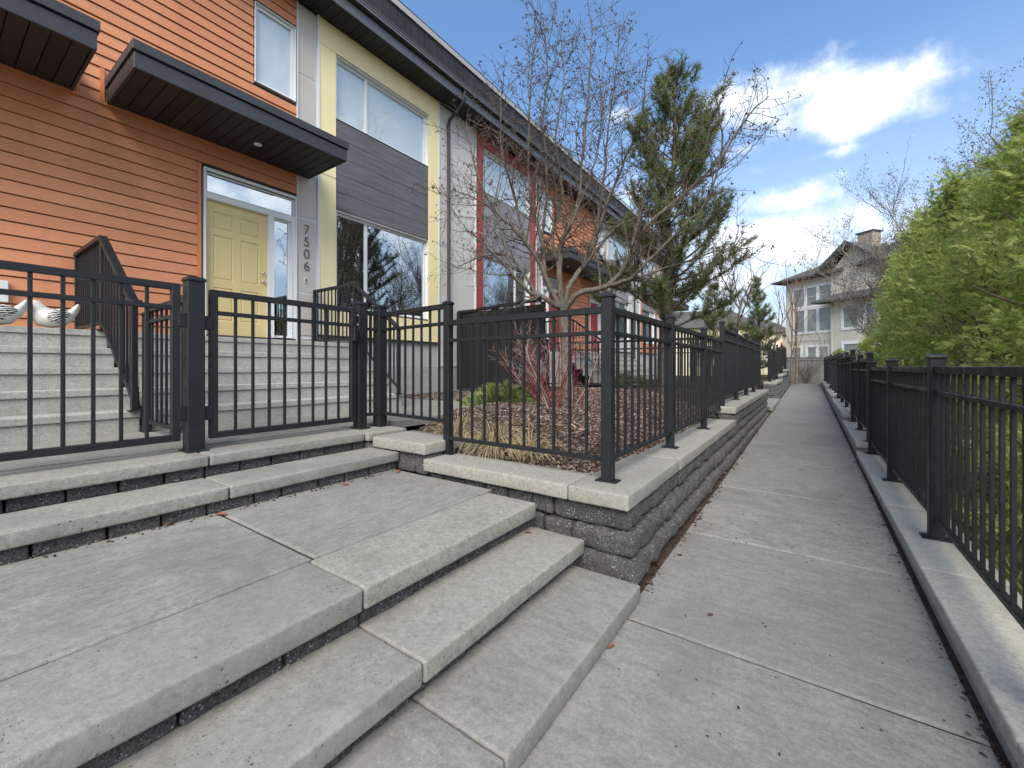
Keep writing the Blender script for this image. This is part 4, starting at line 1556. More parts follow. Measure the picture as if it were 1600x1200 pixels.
# ------------------------------------------------------------------ ceramic birds
def bird(label, x, y, z, heading, sc=1.0):
    b = empty('bird_figurine', (x, y, z), label, 'figurine', 'white ceramic birds on the porch edge', rotz=heading)
    # body outline from chest to raised tail, lofted with elliptical rings: (along, height, half width, half height)
    ring = [(-0.215, 0.222, 0.004, 0.004), (-0.20, 0.222, 0.012, 0.011), (-0.175, 0.228, 0.034, 0.036), (-0.145, 0.245, 0.062, 0.066), (-0.105, 0.238, 0.064, 0.068), (-0.078, 0.205, 0.058, 0.066), (-0.06, 0.165, 0.072, 0.09),
            (-0.03, 0.125, 0.098, 0.118), (0.03, 0.105, 0.108, 0.103), (0.09, 0.11, 0.098, 0.09), (0.14, 0.14, 0.072, 0.062), (0.18, 0.185, 0.048, 0.044), (0.205, 0.225, 0.046, 0.034), (0.222, 0.262, 0.044, 0.022), (0.226, 0.285, 0.026, 0.010)]
    V, F = [], []
    ns = 16
    for i, (u, h, w, hh) in enumerate(ring):
        nx = ring[min(i + 1, len(ring) - 1)]
        pv = ring[max(i - 1, 0)]
        t = Vector((nx[0] - pv[0], 0, nx[1] - pv[1])).normalized()
        nrm = Vector((-t.z, 0, t.x))
        for k in range(ns):
            a = 2 * math.pi * k / ns
            p = Vector((u, 0, h)) + Vector((0, 1, 0)) * (math.cos(a) * w) + nrm * (math.sin(a) * hh)
            p.z = max(p.z, 0.0)
            V.append(p * sc)
    for i in range(len(ring) - 1):
        for k in range(ns):
            F.append((i * ns + k, i * ns + (k + 1) % ns, (i + 1) * ns + (k + 1) % ns, (i + 1) * ns + k))
    F.append(tuple(range(ns))[::-1])
    F.append(tuple(range((len(ring) - 1) * ns, len(ring) * ns)))
    me = mesh_from('body', V, F, MAT['ceramic'], True)
    put('body', me, b, local=True)
    for sg in (-1, 1):
        V, F = [], []
        nu, nv = 8, 6
        for i in range(nu + 1):
            for j in range(nv + 1):
                u, w = i / nu, j / nv * 2 - 1
                half = 0.078 * math.sin(math.pi * min(1, 0.12 + u * 0.86)) ** 0.7
                bul = 0.02 * (1 - w * w) * math.sin(math.pi * (0.08 + 0.84 * u))
                V.append(Vector((0.0 + 0.17 * u, sg * (0.098 - 0.055 * max(0, u - .3) + bul), 0.115 + 0.045 * u + half * w)) * sc)
        for i in range(nu):
            for j in range(nv):
                q = (i * (nv + 1) + j, (i + 1) * (nv + 1) + j, (i + 1) * (nv + 1) + j + 1, i * (nv + 1) + j + 1)
                F.append(q if sg > 0 else q[::-1])
        put('wing', mesh_from('wing', V, F, MAT['stripes'], True), b, local=True)
        bm = bmesh.new()
        bmesh.ops.create_uvsphere(bm, u_segments=10, v_segments=6, radius=0.011 * sc)
        e = bpy.data.meshes.new('eye')
        bm.to_mesh(e)
        bm.free()
        e.materials.append(MAT['greypanel'])
        put('eye', e, b, (-0.14 * sc, sg * 0.056 * sc, 0.246 * sc), local=True)
    return b


bird('white ceramic bird with striped wing, whole in view next to the stair railing', -6.19, 0.79, 1.69, rad(76), 0.90)
bird('white ceramic bird with striped wing, cut off by the picture edge', -6.19, 0.44, 1.69, rad(76), 0.90)

# ------------------------------------------------------------------ planting bed, mulch, path
def bed(name, x0, x1, y0, y1, step=0.16):
    nx, ny = int((x1 - x0) / step), int((y1 - y0) / step)
    V, F = [], []
    for j in range(ny + 1):
        for i in range(nx + 1):
            x, y = x0 + (x1 - x0) * i / nx, y0 + (y1 - y0) * j / ny
            V.append((x, y, bedz(x, y)))
    for j in range(ny):
        for i in range(nx):
            a = j * (nx + 1) + i
            F.append((a, a + 1, a + nx + 2, a + nx + 1))
    tag(put(name, mesh_from(name, V, F, MAT['soil'], True)), kind='structure')


bed('garden_bed', -3.72, -1.2, 2.72, 12.7)
bed('garden_bed', -7.3, -3.72, 5.42, 12.7)
tag(bput('garden_bed', None, -7.3, -1.2, 16.6, 28.2, 0.2, 0.78, MAT['soil']), kind='structure')

n = 15000
xs = np.concatenate([NP.uniform(-3.7, -1.2, n), NP.uniform(-7.0, -3.7, 3500)])
ys = np.concatenate([2.74 + 5.5 * NP.random(n) ** 1.3, NP.uniform(5.45, 8, 3500)])
zs = np.array([bedz(a, b) for a, b in zip(xs, ys)]) + NP.uniform(0.0, 0.016, len(xs))
Zv = unit(np.stack([NP.normal(0, .45, len(xs)), NP.normal(0, .45, len(xs)), np.ones(len(xs))], -1))
X, Y, Z = basis_from(Zv, NP.uniform(0, 6.28, len(xs)))
chip_v = [(-.5, -.5, 0), (.5, -.3, 0), (.45, .5, 0), (-.4, .4, 0), (-.3, -.35, 1), (.4, -.25, 1), (.35, .4, 1), (-.35, .3, 1)]
chip_q = [(4, 5, 6, 7), (0, 1, 5, 4), (1, 2, 6, 5), (2, 3, 7, 6), (3, 0, 4, 7)]
big_ = np.where(NP.random(len(xs)) < .06, 1.9, 1.0)
sc = np.stack([NP.uniform(.015, .05, len(xs)) * big_, NP.uniform(.006, .018, len(xs)) * big_, NP.uniform(.003, .008, len(xs))], -1)
tag(put('mulch', scatter('mulch', chip_v, chip_q, np.stack([xs, ys, zs], -1), X, Y, Z, sc, MAT['mulch'])), kind='stuff')


def litter(name, X0, Y0, Z0, smin, smax, mat):
    k = len(X0)
    Zv = unit(np.stack([NP.normal(0, .35, k), NP.normal(0, .35, k), np.ones(k)], -1))
    X, Y, Z = basis_from(Zv, NP.uniform(0, 6.28, k))
    s = NP.uniform(smin, smax, k)
    sc = np.stack([s, s * NP.uniform(.25, .7, k), s * .25], -1)
    tag(put(name, scatter(name, chip_v, chip_q, np.stack([X0, Y0, Z0], -1), X, Y, Z, sc, mat)), kind='stuff')


k = 520
yy = 2.45 + 14 * NP.random(k) ** 1.5
xx = -0.815 + np.abs(NP.normal(0, 0.035, k))
litter('leaf_litter', xx, yy, np.array([walkz(a) for a in yy]) + np.where(xx > -.795, 0.004, -0.014), .006, .022, MAT['litter'])
k = 1100
yy = 1.0 + 14 * NP.random(k) ** 1.4
xx = 0.535 - np.abs(NP.normal(0, 0.03, k))
litter('leaf_litter', xx, yy, np.array([walkz(a) for a in yy]) + np.where(xx < .515, 0.003, -0.014), .005, .018, MAT['litter'])
k = 260
yy = NP.uniform(0.9, 10, k)
xx = NP.uniform(-.74, .47, k)
litter('leaf_litter', xx, yy, np.array([walkz(a) for a in yy]) + 0.003, .004, .014, MAT['litter'])
k = 40
yy = NP.uniform(2.7, 7, k)
litter('leaf_litter', NP.uniform(-.84, -.74, k), yy, np.array([walkz(a) for a in yy]) + .004, .02, .05, MAT['litter'])
k = 130
litter('leaf_litter', NP.uniform(-2.94, -2.86, k), NP.uniform(.3, 2.4, k), np.full(k, .423), .006, .022, MAT['litter'])
k = 160
litter('leaf_litter', NP.uniform(-1.26, -1.17, k), NP.uniform(.3, 2.38, k), np.full(k, .103), .006, .02, MAT['litter'])
k = 160
litter('leaf_litter', NP.uniform(-1.58, -1.5, k), NP.uniform(.3, 2.38, k), np.full(k, .253), .006, .02, MAT['litter'])

LEAF_V = [(-.5, 0, 0), (-.15, -.28, .10), (.25, -.24, .12), (.5, 0, .05), (.25, .24, .16), (-.15, .28, .13), (0, 0, -.02)]
LEAF_F = [(0, 1, 6), (1, 2, 6), (2, 3, 6), (3, 4, 6), (4, 5, 6), (5, 0, 6)]
for (px, py, z, sz, mt, lb) in ((262, 819, .425, .07, 'leaf', 'curled brown leaf lying against the lower block course of the upper steps'),
                                (345, 804, .425, .075, 'leaf', 'reddish leaf at the slab joint under the upper steps'),
                                (540, 757, .425, .06, 'leaf', 'brown leaf near the inner end of the upper steps'),
                                (622, 737, .425, .06, 'leaf', 'brown leaf in the corner by the block pillar'),
                                (953, 1010, .004, .05, 'leaf', 'red brown leaf on the walkway beside the lowest step'),
                                (1015, 912, .004, .055, 'leafdark', 'brown leaf at the corner of the retaining wall'),
                                (1110, 961, .004, .04, 'leafdark', 'small brown leaf in the middle of the walkway'),
                                (825, 832, .255, .05, 'leaf', 'brown leaf on the middle step against the retaining wall'),
                                (1060, 868, .004, .06, 'leafdark', 'dark leaf on the walkway just past the wall corner'),
                                (1125, 818, .004, .075, 'leafdark', 'dark bark strip lying on the walkway beside the wall')):
    dv = vdir(px, py)
    t = (z - EYE) / dv.z
    p = Vector((0, 0, EYE)) + dv * t
    me = mesh_from('leaf', [Vector(v) * sz for v in LEAF_V], LEAF_F, MAT[mt])
    tag(put('fallen_leaf', me, None, p, (R_.uniform(-.2, .2), R_.uniform(-.2, .2), R_.uniform(0, 6.28))), lb, 'leaf', 'fallen leaves')

# ------------------------------------------------------------------ plants
def rand_perp(rng, d):
    v = Vector((rng.gauss(0, 1), rng.gauss(0, 1), rng.gauss(0, 1)))
    v -= d * v.dot(d)
    return v.normalized()


def limb(rng, p, d, ln, r0, r1, n, wob, up_=0.0, droop=0.0):
    pts, rs = [p.copy()], [r0]
    d = d.normalized()
    for i in range(n):
        d = (d + rand_perp(rng, d) * rng.uniform(0, wob) + Vector((0, 0, up_)) - Vector((0, 0, droop * i / n))).normalized()
        p = p + d * (ln / n)
        pts.append(p.copy())
        rs.append(r0 + (r1 - r0) * (i + 1) / n)
    return pts, rs, d


def catmull(P, sub=4):
    P = [Vector(p) for p in P]
    P = [P[0] * 2 - P[1]] + P + [P[-1] * 2 - P[-2]]
    res = []
    for i in range(1, len(P) - 2):
        for k in range(sub):
            t = k / sub
            a, b, c, d = P[i - 1], P[i], P[i + 1], P[i + 2]
            res.append(0.5 * ((2 * b) + (c - a) * t + (2 * a - 5 * b + 4 * c - d) * t * t + (3 * b - a - 3 * c + d) * t ** 3))
    res.append(P[-2])
    return res


# bare crab apple with dried fruit
def crab_apple():
    rng = random.Random(21)
    D = 8.0
    base = at(886, 606, D)
    base.z = bedz(base.x, base.y) - 0.03
    t = empty('crab_apple_tree', base, 'bare crab apple with dried dark fruit standing in the mulch bed', 'tree')
    tk, br, tw = Tubes(), Tubes(), Tubes()
    P = catmull([base, at(885, 560, D), at(882, 515, D), at(879, 482, D)], 4)
    tk.add(P, np.interp(np.linspace(0, 1, len(P)), [0, .12, 1], [.135, .105, .10]), 12)
    spots = []
    LIMBS = [  # (parent limb and how far along it, pixel path, depth at end, start radius)
        (None, 0, [(879, 484), (852, 466), (822, 452), (795, 422), (758, 385), (722, 350)], 7.2, .046),
        (None, 0, [(876, 482), (856, 440), (838, 402), (806, 362), (770, 322), (742, 262), (728, 190)], 7.6, .05),
        (None, 0, [(880, 482), (874, 438), (876, 384), (893, 346), (905, 300), (912, 214), (921, 120), (926, 30)], 7.9, .052),
        (None, 0, [(884, 482), (906, 456), (948, 448), (984, 402), (1012, 352), (1072, 300), (1122, 250), (1162, 190), (1202, 148)], 7.2, .05),
        (None, 0, [(882, 484), (890, 444), (912, 414), (930, 372), (946, 326), (960, 290), (984, 232), (1004, 170), (1012, 90)], 8.5, .048),
        (1, .22, [(846, 372), (832, 330), (826, 262), (828, 172), (832, 100), (838, 40)], 8.6, .036),
        (3, .25, [(975, 440), (1002, 420), (1054, 366), (1102, 318), (1128, 232), (1118, 150)], 6.6, .036),
        (0, .3, [(800, 402), (752, 402), (712, 420)], 8.6, .026),
        (2, .2, [(864, 366), (878, 300), (868, 220), (880, 130), (876, 50)], 9.0, .032),
        (4, .28, [(962, 356), (1010, 338), (1062, 336), (1110, 322)], 8.8, .03),
        (1, .42, [(800, 298), (782, 220), (784, 130)], 8.4, .026),
        (5, .2, [(856, 290), (848, 200), (856, 120), (850, 30)], 7.3, .024),
        (4, .4, [(944, 280), (950, 200), (962, 120), (968, 30)], 8.9, .024),
        (3, .38, [(1010, 300), (1040, 230), (1052, 160)], 9.0, .024),
        (0, .55, [(776, 340), (746, 312), (706, 296)], 8.2, .02),
        (6, .15, [(1010, 430), (1070, 408), (1130, 390), (1172, 386)], 7.0, .022),
        (2, .45, [(924, 270), (940, 190), (938, 110)], 8.3, .022),
    ]

    def side(P, R0, lvl, frac0=0.2):
        """shoots off a limb"""
        n = len(P)
        L0 = sum((P[i + 1] - P[i]).length for i in range(n - 1))
        cnt = int(L0 * (10.0 if lvl == 1 else 10.0))
        for q in range(cnt):
            f = frac0 + (1 - frac0) * (q + rng.random()) / max(1, cnt)
            i = min(n - 2, int(f * (n - 1)))
            p = P[i].lerp(P[i + 1], f * (n - 1) - i)
            d = (P[i + 1] - P[i]).normalized()
            r = R0[i] * rng.uniform(.25, .45)
            dd = (d * rng.uniform(.2, .8) + rand_perp(rng, d) * 1.0 + Vector((0, 0, rng.uniform(-.1, .5)))).normalized()
            if lvl == 1:
                ln = rng.uniform(.4, 1.6) * (1.1 - .5 * f)
                pts, rs, _ = limb(rng, p, dd, ln, max(.006, r), .0028, 6, .32, .07)
                br.add(pts, rs, 5)
                side(pts, rs, 2, .12)
                spots.append(pts[-1])
            else:
                ln = rng.uniform(.05, .34)
                pts, rs, _ = limb(rng, p, dd, ln, .0042, .0022, 3, .35, .04)
                tw.add(pts, rs, 4)
                if rng.random() < .42:
                    spots.append(pts[-1])
    done = []
    for (par, fr, path, d1, r0) in LIMBS:
        n = len(path)
        if par is None:
            P = [at(px, py, D + (d1 - D) * i / (n - 1) + (rng.uniform(-.12, .12) if i else 0)) for i, (px, py) in enumerate(path)]
        else:
            Q = done[par]
            q0 = Q[int(fr * (len(Q) - 1))]
            dq = (q0 - Vector((0, 0, EYE))).dot(Vector((-math.sin(YAW), math.cos(YAW), 0)))
            P = [q0] + [at(px, py, dq + (d1 - dq) * (i + 1) / n) for i, (px, py) in enumerate(path)]
        P = catmull(P, 4)
        # thin, knotty wood
        P = [P[0]] + [p + Vector((rng.uniform(-1, 1), rng.uniform(-1, 1), rng.uniform(-1, 1))) * .018 for p in P[1:]]
        R0 = list(np.interp(np.linspace(0, 1, len(P)), [0, .5, 1], [r0 * 1.2, r0 * .7, .008]))
        done.append(P)
        br.add(P, R0, 8)
        side(P, R0, 1)
    put('trunk', tk.mesh('trunk', MAT['bark']), t, (0, 0, 0))
    for nm, tb in (('branches', br), ('twigs', tw)):
        o = put(nm, tb.mesh(nm, MAT['bark']), t, (0, 0, 0))
    # fruit hangs in twos and threes on thin stalks
    pos, st_ = [], Tubes()
    for p in spots:
        if rng.random() < .75:
            for _ in range(rng.choice((1, 1, 2, 3))):
                q = p + Vector((rng.gauss(0, .02), rng.gauss(0, .02), -rng.uniform(.02, .06)))
                st_.add([p, q], [.0016, .0014], 3)
                pos.append(q)
    pos = np.array([tuple(p) for p in pos])
    bm = bmesh.new()
    bmesh.ops.create_icosphere(bm, subdivisions=1, radius=1)
    pv = [tuple(v.co) for v in bm.verts]
    pq = [tuple(v.index for v in f.verts) for f in bm.faces]
    bm.free()
    k = len(pos)
    X, Y, Z = basis_from(unit(NP.normal(size=(k, 3))), NP.uniform(0, 6, k))
    o = put('fruit', scatter('fruit', pv, pq, pos, X, Y, Z, NP.uniform(.009, .0165, k), MAT['berry'], True), t, (0, 0, 0))
    o['kind'] = 'stuff'
    o = put('fruit_stalk', st_.mesh('stalk', MAT['bark']), t, (0, 0, 0))
    o['kind'] = 'stuff'


crab_apple()


# pines: trunk, whorled limbs, needle brushes along the shoots
def pine(label, base, top, width, seed, n_whorl, brush_n, lean=(0, 0), r0=.11, start=.18, ndl=.075):
    rng = random.Random(seed)
    nr = np.random.default_rng(seed)
    t = empty('pine_tree', base, label, 'tree', 'pines along the row of houses')
    H = (top - base).length
    axis = (top - base).normalized()
    wobs = [Vector((rng.uniform(-1, 1), rng.uniform(-1, 1), 0)) * .05 for _ in range(6)]
    P = catmull([base] + [base.lerp(top, (i + 1) / 7) + wobs[i] for i in range(6)] + [top], 3)
    tk, br = Tubes(), Tubes()
    tk.add(P, np.linspace(r0, .015, len(P)), 9)
    bp, bd = [], []

    def shoots(pts, lvl):
        for i in range(len(pts) - 1):
            seg = pts[i + 1] - pts[i]
            d = seg.normalized()
            f = (i + 1) / (len(pts) - 1)
            if f > (.4 if lvl == 0 else .2):
                m_ = max(1, int(seg.length / .055))
                for q in range(m_):
                    bp.append(pts[i].lerp(pts[i + 1], (q + rng.random()) / m_))
                    bd.append(d)
    for w in range(n_whorl):
        f = start + (1 - start) * (w / (n_whorl - 1)) ** .92
        f = min(.985, f)
        i = min(len(P) - 2, int(f * (len(P) - 1)))
        p = P[i].lerp(P[i + 1], f * (len(P) - 1) - i)
        prof = (1 - f) ** .55 * (0.6 + .4 * min(1, (f - start) / .18 + .3)) * rng.uniform(.8, 1.1)
        a0 = rng.uniform(0, 6.28)
        m_ = rng.choice((4, 5, 5, 6))
        for q in range(m_):
            a = a0 + q * 6.28 / m_ + rng.uniform(-.4, .4)
            ln = max(.16, width * prof * rng.uniform(.55, 1.12))
            el = rng.uniform(-.08, .28) + .45 * f * f
            d = Vector((math.cos(a) * math.cos(el), math.sin(a) * math.cos(el), math.sin(el)))
            pts, rs, dl = limb(rng, p, d, ln, max(.008, r0 * .26 * (1 - f) + .004), .005, 6, .2, .13)
            br.add(pts, rs, 5)
            shoots(pts, 0)
            for z in range(max(3, int(ln * 8))):
                ff = rng.uniform(.3, 1)
                ii = min(5, int(ff * 6))
                d2 = (pts[ii + 1] - pts[ii]).normalized() if ii < 6 else dl
                dd = (d2 * .8 + rand_perp(rng, d2) * .75 + Vector((0, 0, .38))).normalized()
                p2, r2, _ = limb(rng, pts[ii], dd, rng.uniform(.16, .46) * (.6 + .5 * min(1, ln)), .006, .003, 3, .15, .16)
                br.add(p2, r2, 4)
                shoots(p2, 1)
    bp = np.array([tuple(p) for p in bp])
    bd = np.array([tuple(p) for p in bd])
    put('trunk', tk.mesh('trunk', MAT['pinebark']), t, (0, 0, 0))
    put('branches', br.mesh('branches', MAT['pinebark']), t, (0, 0, 0))
    k = brush_n
    pos = np.repeat(bp, k, 0)
    d = np.repeat(bd, k, 0)
    n_ = len(pos)
    side = unit(nr.normal(size=(n_, 3)))
    dirn = unit(d * nr.uniform(.3, 1.0, (n_, 1)) + side * .9 + np.array([0, 0, .22]))
    X, Y, Z = basis_from(dirn, nr.uniform(0, 6.28, n_))
    ln = nr.uniform(.7, 1.15, n_) * ndl
    pv = [(-.5, 0, 0), (.5, 0, 0), (.3, 0, 1), (-.3, 0, 1)]
    sc = np.stack([np.full(n_, ndl * .065), np.full(n_, 1.0), ln], -1)
    o = put('needles', scatter('needles', pv, [(0, 1, 2, 3)], pos, X, Y, Z, sc, MAT['needle']), t, (0, 0, 0))
    o['kind'] = 'stuff'


b0 = at(1036, 560, 8.4)
b0.z = bedz(b0.x, b0.y) - .05
pine('tall green pine with an open crown behind the bare crab apple', b0, at(1054, 118, 8.6), 2.45, 5, 20, 17, r0=.13, start=.2, ndl=.115)
b1 = at(1186, 560, 21)
b1.z = .75
pine('small distant pine beyond the second planter', b1, at(1183, 440, 21), 1.5, 9, 12, 16, r0=.1, start=.1, ndl=.15)
b2 = at(1118, 570, 14.5)
b2.z = .7
pine('low bushy pine behind the fence on the raised caps', b2, at(1116, 452, 14.5), 1.3, 12, 8, 16, r0=.07, start=.18, ndl=.13)

# cedar hedge trees: flat feathery sprays
SPV, SPQ = [], []


def spray_proto():
    """a flat fan of narrow leaflets along a short stem, in the x-z plane"""
    def quad(p, d, l, w, y):
        d = np.array(d) / np.linalg.norm(d)
        s = np.array([-d[1], d[0]])
        a, b = np.array(p) - s * w / 2, np.array(p) + s * w / 2
        c, e = np.array(p) + d * l + s * w / 4, np.array(p) + d * l - s * w / 4
        i = len(SPV)
        for q in (a, e, c, b):
            SPV.append((q[0], y + .12 * (q[0] ** 2), q[1]))
        SPQ.append((i, i + 1, i + 2, i + 3))
    quad((0, 0), (.05, 1), 1.0, .05, 0)
    for i in range(5):
        z = .10 + .17 * i
        l = .46 * (1 - .6 * (i / 4) ** 1.5)
        for sg in (-1, 1):
            quad((0, z), (sg * (.62 + .04 * (i % 3)), .80), l * (1.0 if (i + (sg > 0)) % 2 else .72), .085, .035 * sg)


spray_proto()


def cedar(label, x, y, h, r, seed, n, spray):
    n = int(n * 2.6)
    nr = np.random.default_rng(seed)
    z0 = walkz(y) + 0.0
    t = empty('cedar_tree', (x, y, z0), label, 'tree', 'cedars behind the fence')
    nc = n // 38
    u = nr.random(nc) ** .8
    z = .02 + u * .97
    prof = np.where(z < .12, .88 + z, np.where(z < .42, 1.0, np.maximum(0.02, 1 - ((z - .42) / .585) ** 1.25)))
    th = nr.uniform(0, 2 * np.pi, nc)
    lump = .88 + .10 * np.sin(th * 3 + seed + z * 5) + .12 * np.sin(th * 5 - z * 15 + seed * 2) + .10 * np.sin(z * 38 + seed + th * 2)
    rr = r * prof * lump * (1 - .34 * nr.random(nc) ** 2)
    C = np.stack([x + rr * np.cos(th), y + rr * np.sin(th), z0 + z * h], -1)
    Cd = unit(np.stack([np.cos(th), np.sin(th), nr.uniform(-.35, .95, nc)], -1) + nr.normal(0, .3, (nc, 3)))
    Cs = nr.uniform(.6, 1.5, nc)
    ci = np.repeat(np.arange(nc), 38)
    n = len(ci)
    along = nr.uniform(-.14, .12, n) * Cs[ci]
    pos = C[ci] + Cd[ci] * along[:, None] + nr.normal(0, .045, (n, 3)) * Cs[ci][:, None]
    pos[:, 2] = np.maximum(pos[:, 2], z0 + .02)
    pos[:, 0] = np.maximum(pos[:, 0], .84 + nr.uniform(0, .12, n))
    dirn = unit(Cd[ci] * nr.uniform(.7, 1.2, (n, 1)) + nr.normal(0, .42, (n, 3)) + np.array([0, 0, .1]))
    # flat side of each spray is mostly edge-on to the trunk
    X, Y, Z = basis_from(dirn, nr.normal(np.pi / 2, .9, n))
    s = spray * .54 * nr.uniform(.55, 1.4, n) * Cs[ci] ** .5
    crown = put('crown', scatter('crown', SPV, SPQ, pos, X, Y, Z, s, MAT['cedar']), t, (0, 0, 0))
    crown.location = -WL[t.name]
    tb = Tubes()
    rng = random.Random(seed)
    tb.add([(x, y, z0), (x + .02, y, z0 + h * .5), (x, y, z0 + h * .93)], [.06, .04, .01], 8)
    for q in range(46):
        f = rng.uniform(.03, .9)
        a = rng.uniform(0, 6.28)
        pz = .9 if f < .42 else 1 - ((f - .42) / .585) ** 1.25
        d = Vector((math.cos(a), math.sin(a), rng.uniform(.2, .9)))
        pts, rs, _ = limb(rng, Vector((x, y, z0 + f * h)), d, r * max(.1, pz) * .95, .016, .004, 5, .2, .1)
        tb.add(pts, rs, 5)
    put('trunk', tb.mesh('trunk', MAT['brownbark']), t, (0, 0, 0))
    return t


TOPS = ([1290, 1340, 1397, 1415, 1432, 1452, 1475, 1507, 1537, 1570, 1590, 1640, 1760], [520, 505, 396, 408, 385, 372, 352, 312, 280, 262, 243, 225, 190])
ORD = ['second', 'third', 'fourth', 'fifth', 'sixth', 'seventh', 'eighth', 'ninth', 'tenth', 'eleventh', 'twelfth']
HEDGE = []
yy, k = 13.9, 0
while yy > 2.6:
    r = (.44, .50, .52)[k] if k < 3 else .54 + .05 * math.sin(k * 2.3)
    HEDGE.append((max(.0955 * yy, .88) + r + .05 * math.sin(k * 1.7), yy, r, 'narrow pointed cedar closing the far end of the hedge row' if k == 0 else ORD[k - 1] + ' pointed cedar of the front row counted from the far end of the hedge'))
    yy -= 1.0 + .06 * math.sin(k * 3.1)
    k += 1
for k, (x, y, r, lb) in enumerate(((2.55, 10.9, .62, 'cedar in the back row behind the far third of the hedge'), (2.45, 8.9, .66, 'cedar in the back row behind the middle of the hedge'),
                                   (2.35, 7.0, .68, 'cedar in the back row nearest the picture edge'), (2.3, 5.2, .68, 'cedar in the back row beyond the picture edge'))):
    HEDGE.append((x, y, r, lb))
hr = random.Random(77)
for i, (x, y, r, lb) in enumerate(HEDGE):
    dv = Vector((x, y, 0))
    f = Vector((-math.sin(YAW), math.cos(YAW), 0))
    dep = dv.dot(f)
    px = 800 + FPX * dv.dot(Vector((math.cos(YAW), math.sin(YAW), 0))) / dep
    top = EYE + (HOR - float(np.interp(px, *TOPS))) * dep / FPX
    h = min(4.9, top - walkz(y) + (.36 if i % 2 else -.06) + hr.uniform(-.08, .14))
    near = 4 < y < 9.5
    cedar(lb, x, y, h, r, 100 + i, 3000 if near else 1700 if y > 9 else 1000, .12)
cedar('short rounded cedar in front of the grey house', 1.72, 20.5, 2.0, .80, 160, 1500, .16)
cedar('small yellowish cedar by the fence near the wooden fence', 1.1, 23.6, 1.75, .6, 161, 1000, .16)


# bare trees with bud clusters
def bare_tree(label, base, H, spread, seed, buds, mat='bark', bud_size=.045, group='bare trees with hanging bud clusters', levels=3, r0=.09, dense=1.0, upright=.10, bmat='buds'):
    rng = random.Random(seed)
    nr = np.random.default_rng(seed)
    t = empty('bare_tree', base, label, 'tree', group)
    tk, tb = Tubes(), Tubes()
    ends_ = []

    def sub(p, d, ln, r, lvl):
        pts, rs, dl = limb(rng, p, d, ln, r, r * .35, 6, .2, upright)
        (tk if lvl == 0 else tb).add(pts, rs, 8 if lvl == 0 else (5 if lvl == 1 else 3))
        if lvl >= levels - 1:
            ends_.extend(pts[2:])
        if lvl >= levels:
            return
        m_ = int((9, 8, 6, 4)[lvl] * dense)
        for k in range(m_):
            f = rng.uniform(.28 if lvl == 0 else .15, 1)
            i = min(5, int(f * 6))
            q = pts[i].lerp(pts[i + 1], f * 6 - i)
            dd = (dl * rng.uniform(.4, .9) + rand_perp(rng, dl) * spread * rng.uniform(.6, 1.2) + Vector((0, 0, .25))).normalized()
            sub(q, dd, ln * rng.uniform(.38, .66), r * rng.uniform(.3, .5), lvl + 1)
    sub(Vector(base), Vector((rng.uniform(-.05, .05), rng.uniform(-.05, .05), 1)), H * .72, r0, 0)
    put('trunk', tk.mesh('trunk', MAT[mat]), t, (0, 0, 0))
    put('branches', tb.mesh('branches', MAT[mat]), t, (0, 0, 0))
    if buds:
        E = np.array([tuple(p) for p in ends_])
        pos = E[nr.integers(0, len(E), buds)] + nr.normal(0, .06, (buds, 3))
        Zv = unit(nr.normal(size=(buds, 3)) + np.array([0, 0, -1.2]))
        X, Y, Z = basis_from(Zv, nr.uniform(0, 6.28, buds))
        pv = [(-.5, 0, 0), (0, .12, .35), (.5, 0, .1), (.12, -.1, 1)]
        o = put('bud_clusters', scatter('buds', pv, [(0, 1, 3), (1, 2, 3)], pos, X, Y, Z, bud_size * nr.uniform(.6, 1.4, buds), MAT[bmat]), t, (0, 0, 0))
        o['kind'] = 'stuff'
    return t


def gbase(px, depth, z):
    p = at(px, 574, depth)
    p.z = z
    return p


bare_tree('tall bare tree with dangling buds rising behind the light green cedars', gbase(1545, 13, .15), 7.3, .75, 31, 15000, dense=1.4, bud_size=.05)
bare_tree('bare tree with dangling buds between the grey house and the cedar hedge', gbase(1455, 16, .2), 7.2, .75, 32, 15000, dense=1.4, bud_size=.05)
bare_tree('pale budding tree in front of the gable of the grey house', gbase(1392, 19, .2), 7.2, .85, 33, 12000, mat='twig', dense=1.35, bud_size=.055)
bare_tree('budding tree at the picture edge behind the cedars', gbase(1640, 11, .15), 6.6, .8, 34, 11000, dense=1.3, bud_size=.05)
bare_tree('slim reddish birch leaning beside the wooden fence', gbase(1244, 23.2, .38), 6.2, .5, 41, 0, mat='birchbark', group='slim birches at the end of the walkway', r0=.07, dense=.7, levels=2)
bare_tree('thinner birch stem just before the wooden fence post', gbase(1237, 23.0, .38), 5.6, .45, 42, 0, mat='birchbark', group='slim birches at the end of the walkway', r0=.05, dense=.7, levels=2)
bare_tree('slender bare sapling in front of the grey house windows', gbase(1290, 25, .4), 5.2, .5, 43, 0, mat='twig', group='slim birches at the end of the walkway', r0=.04, dense=.8, levels=2)
bare_tree('bare tree standing beyond the raised fence near the end of the houses', gbase(1140, 17, .75), 4.6, .8, 44, 0, mat='brownbark', group='bare trees beyond the planters', dense=.9)
bare_tree('thin bare tree on the second planter near the slim birches', gbase(1205, 19, .8), 4.2, .6, 45, 0, mat='brownbark', group='bare trees beyond the planters', dense=.7, levels=2, r0=.05)


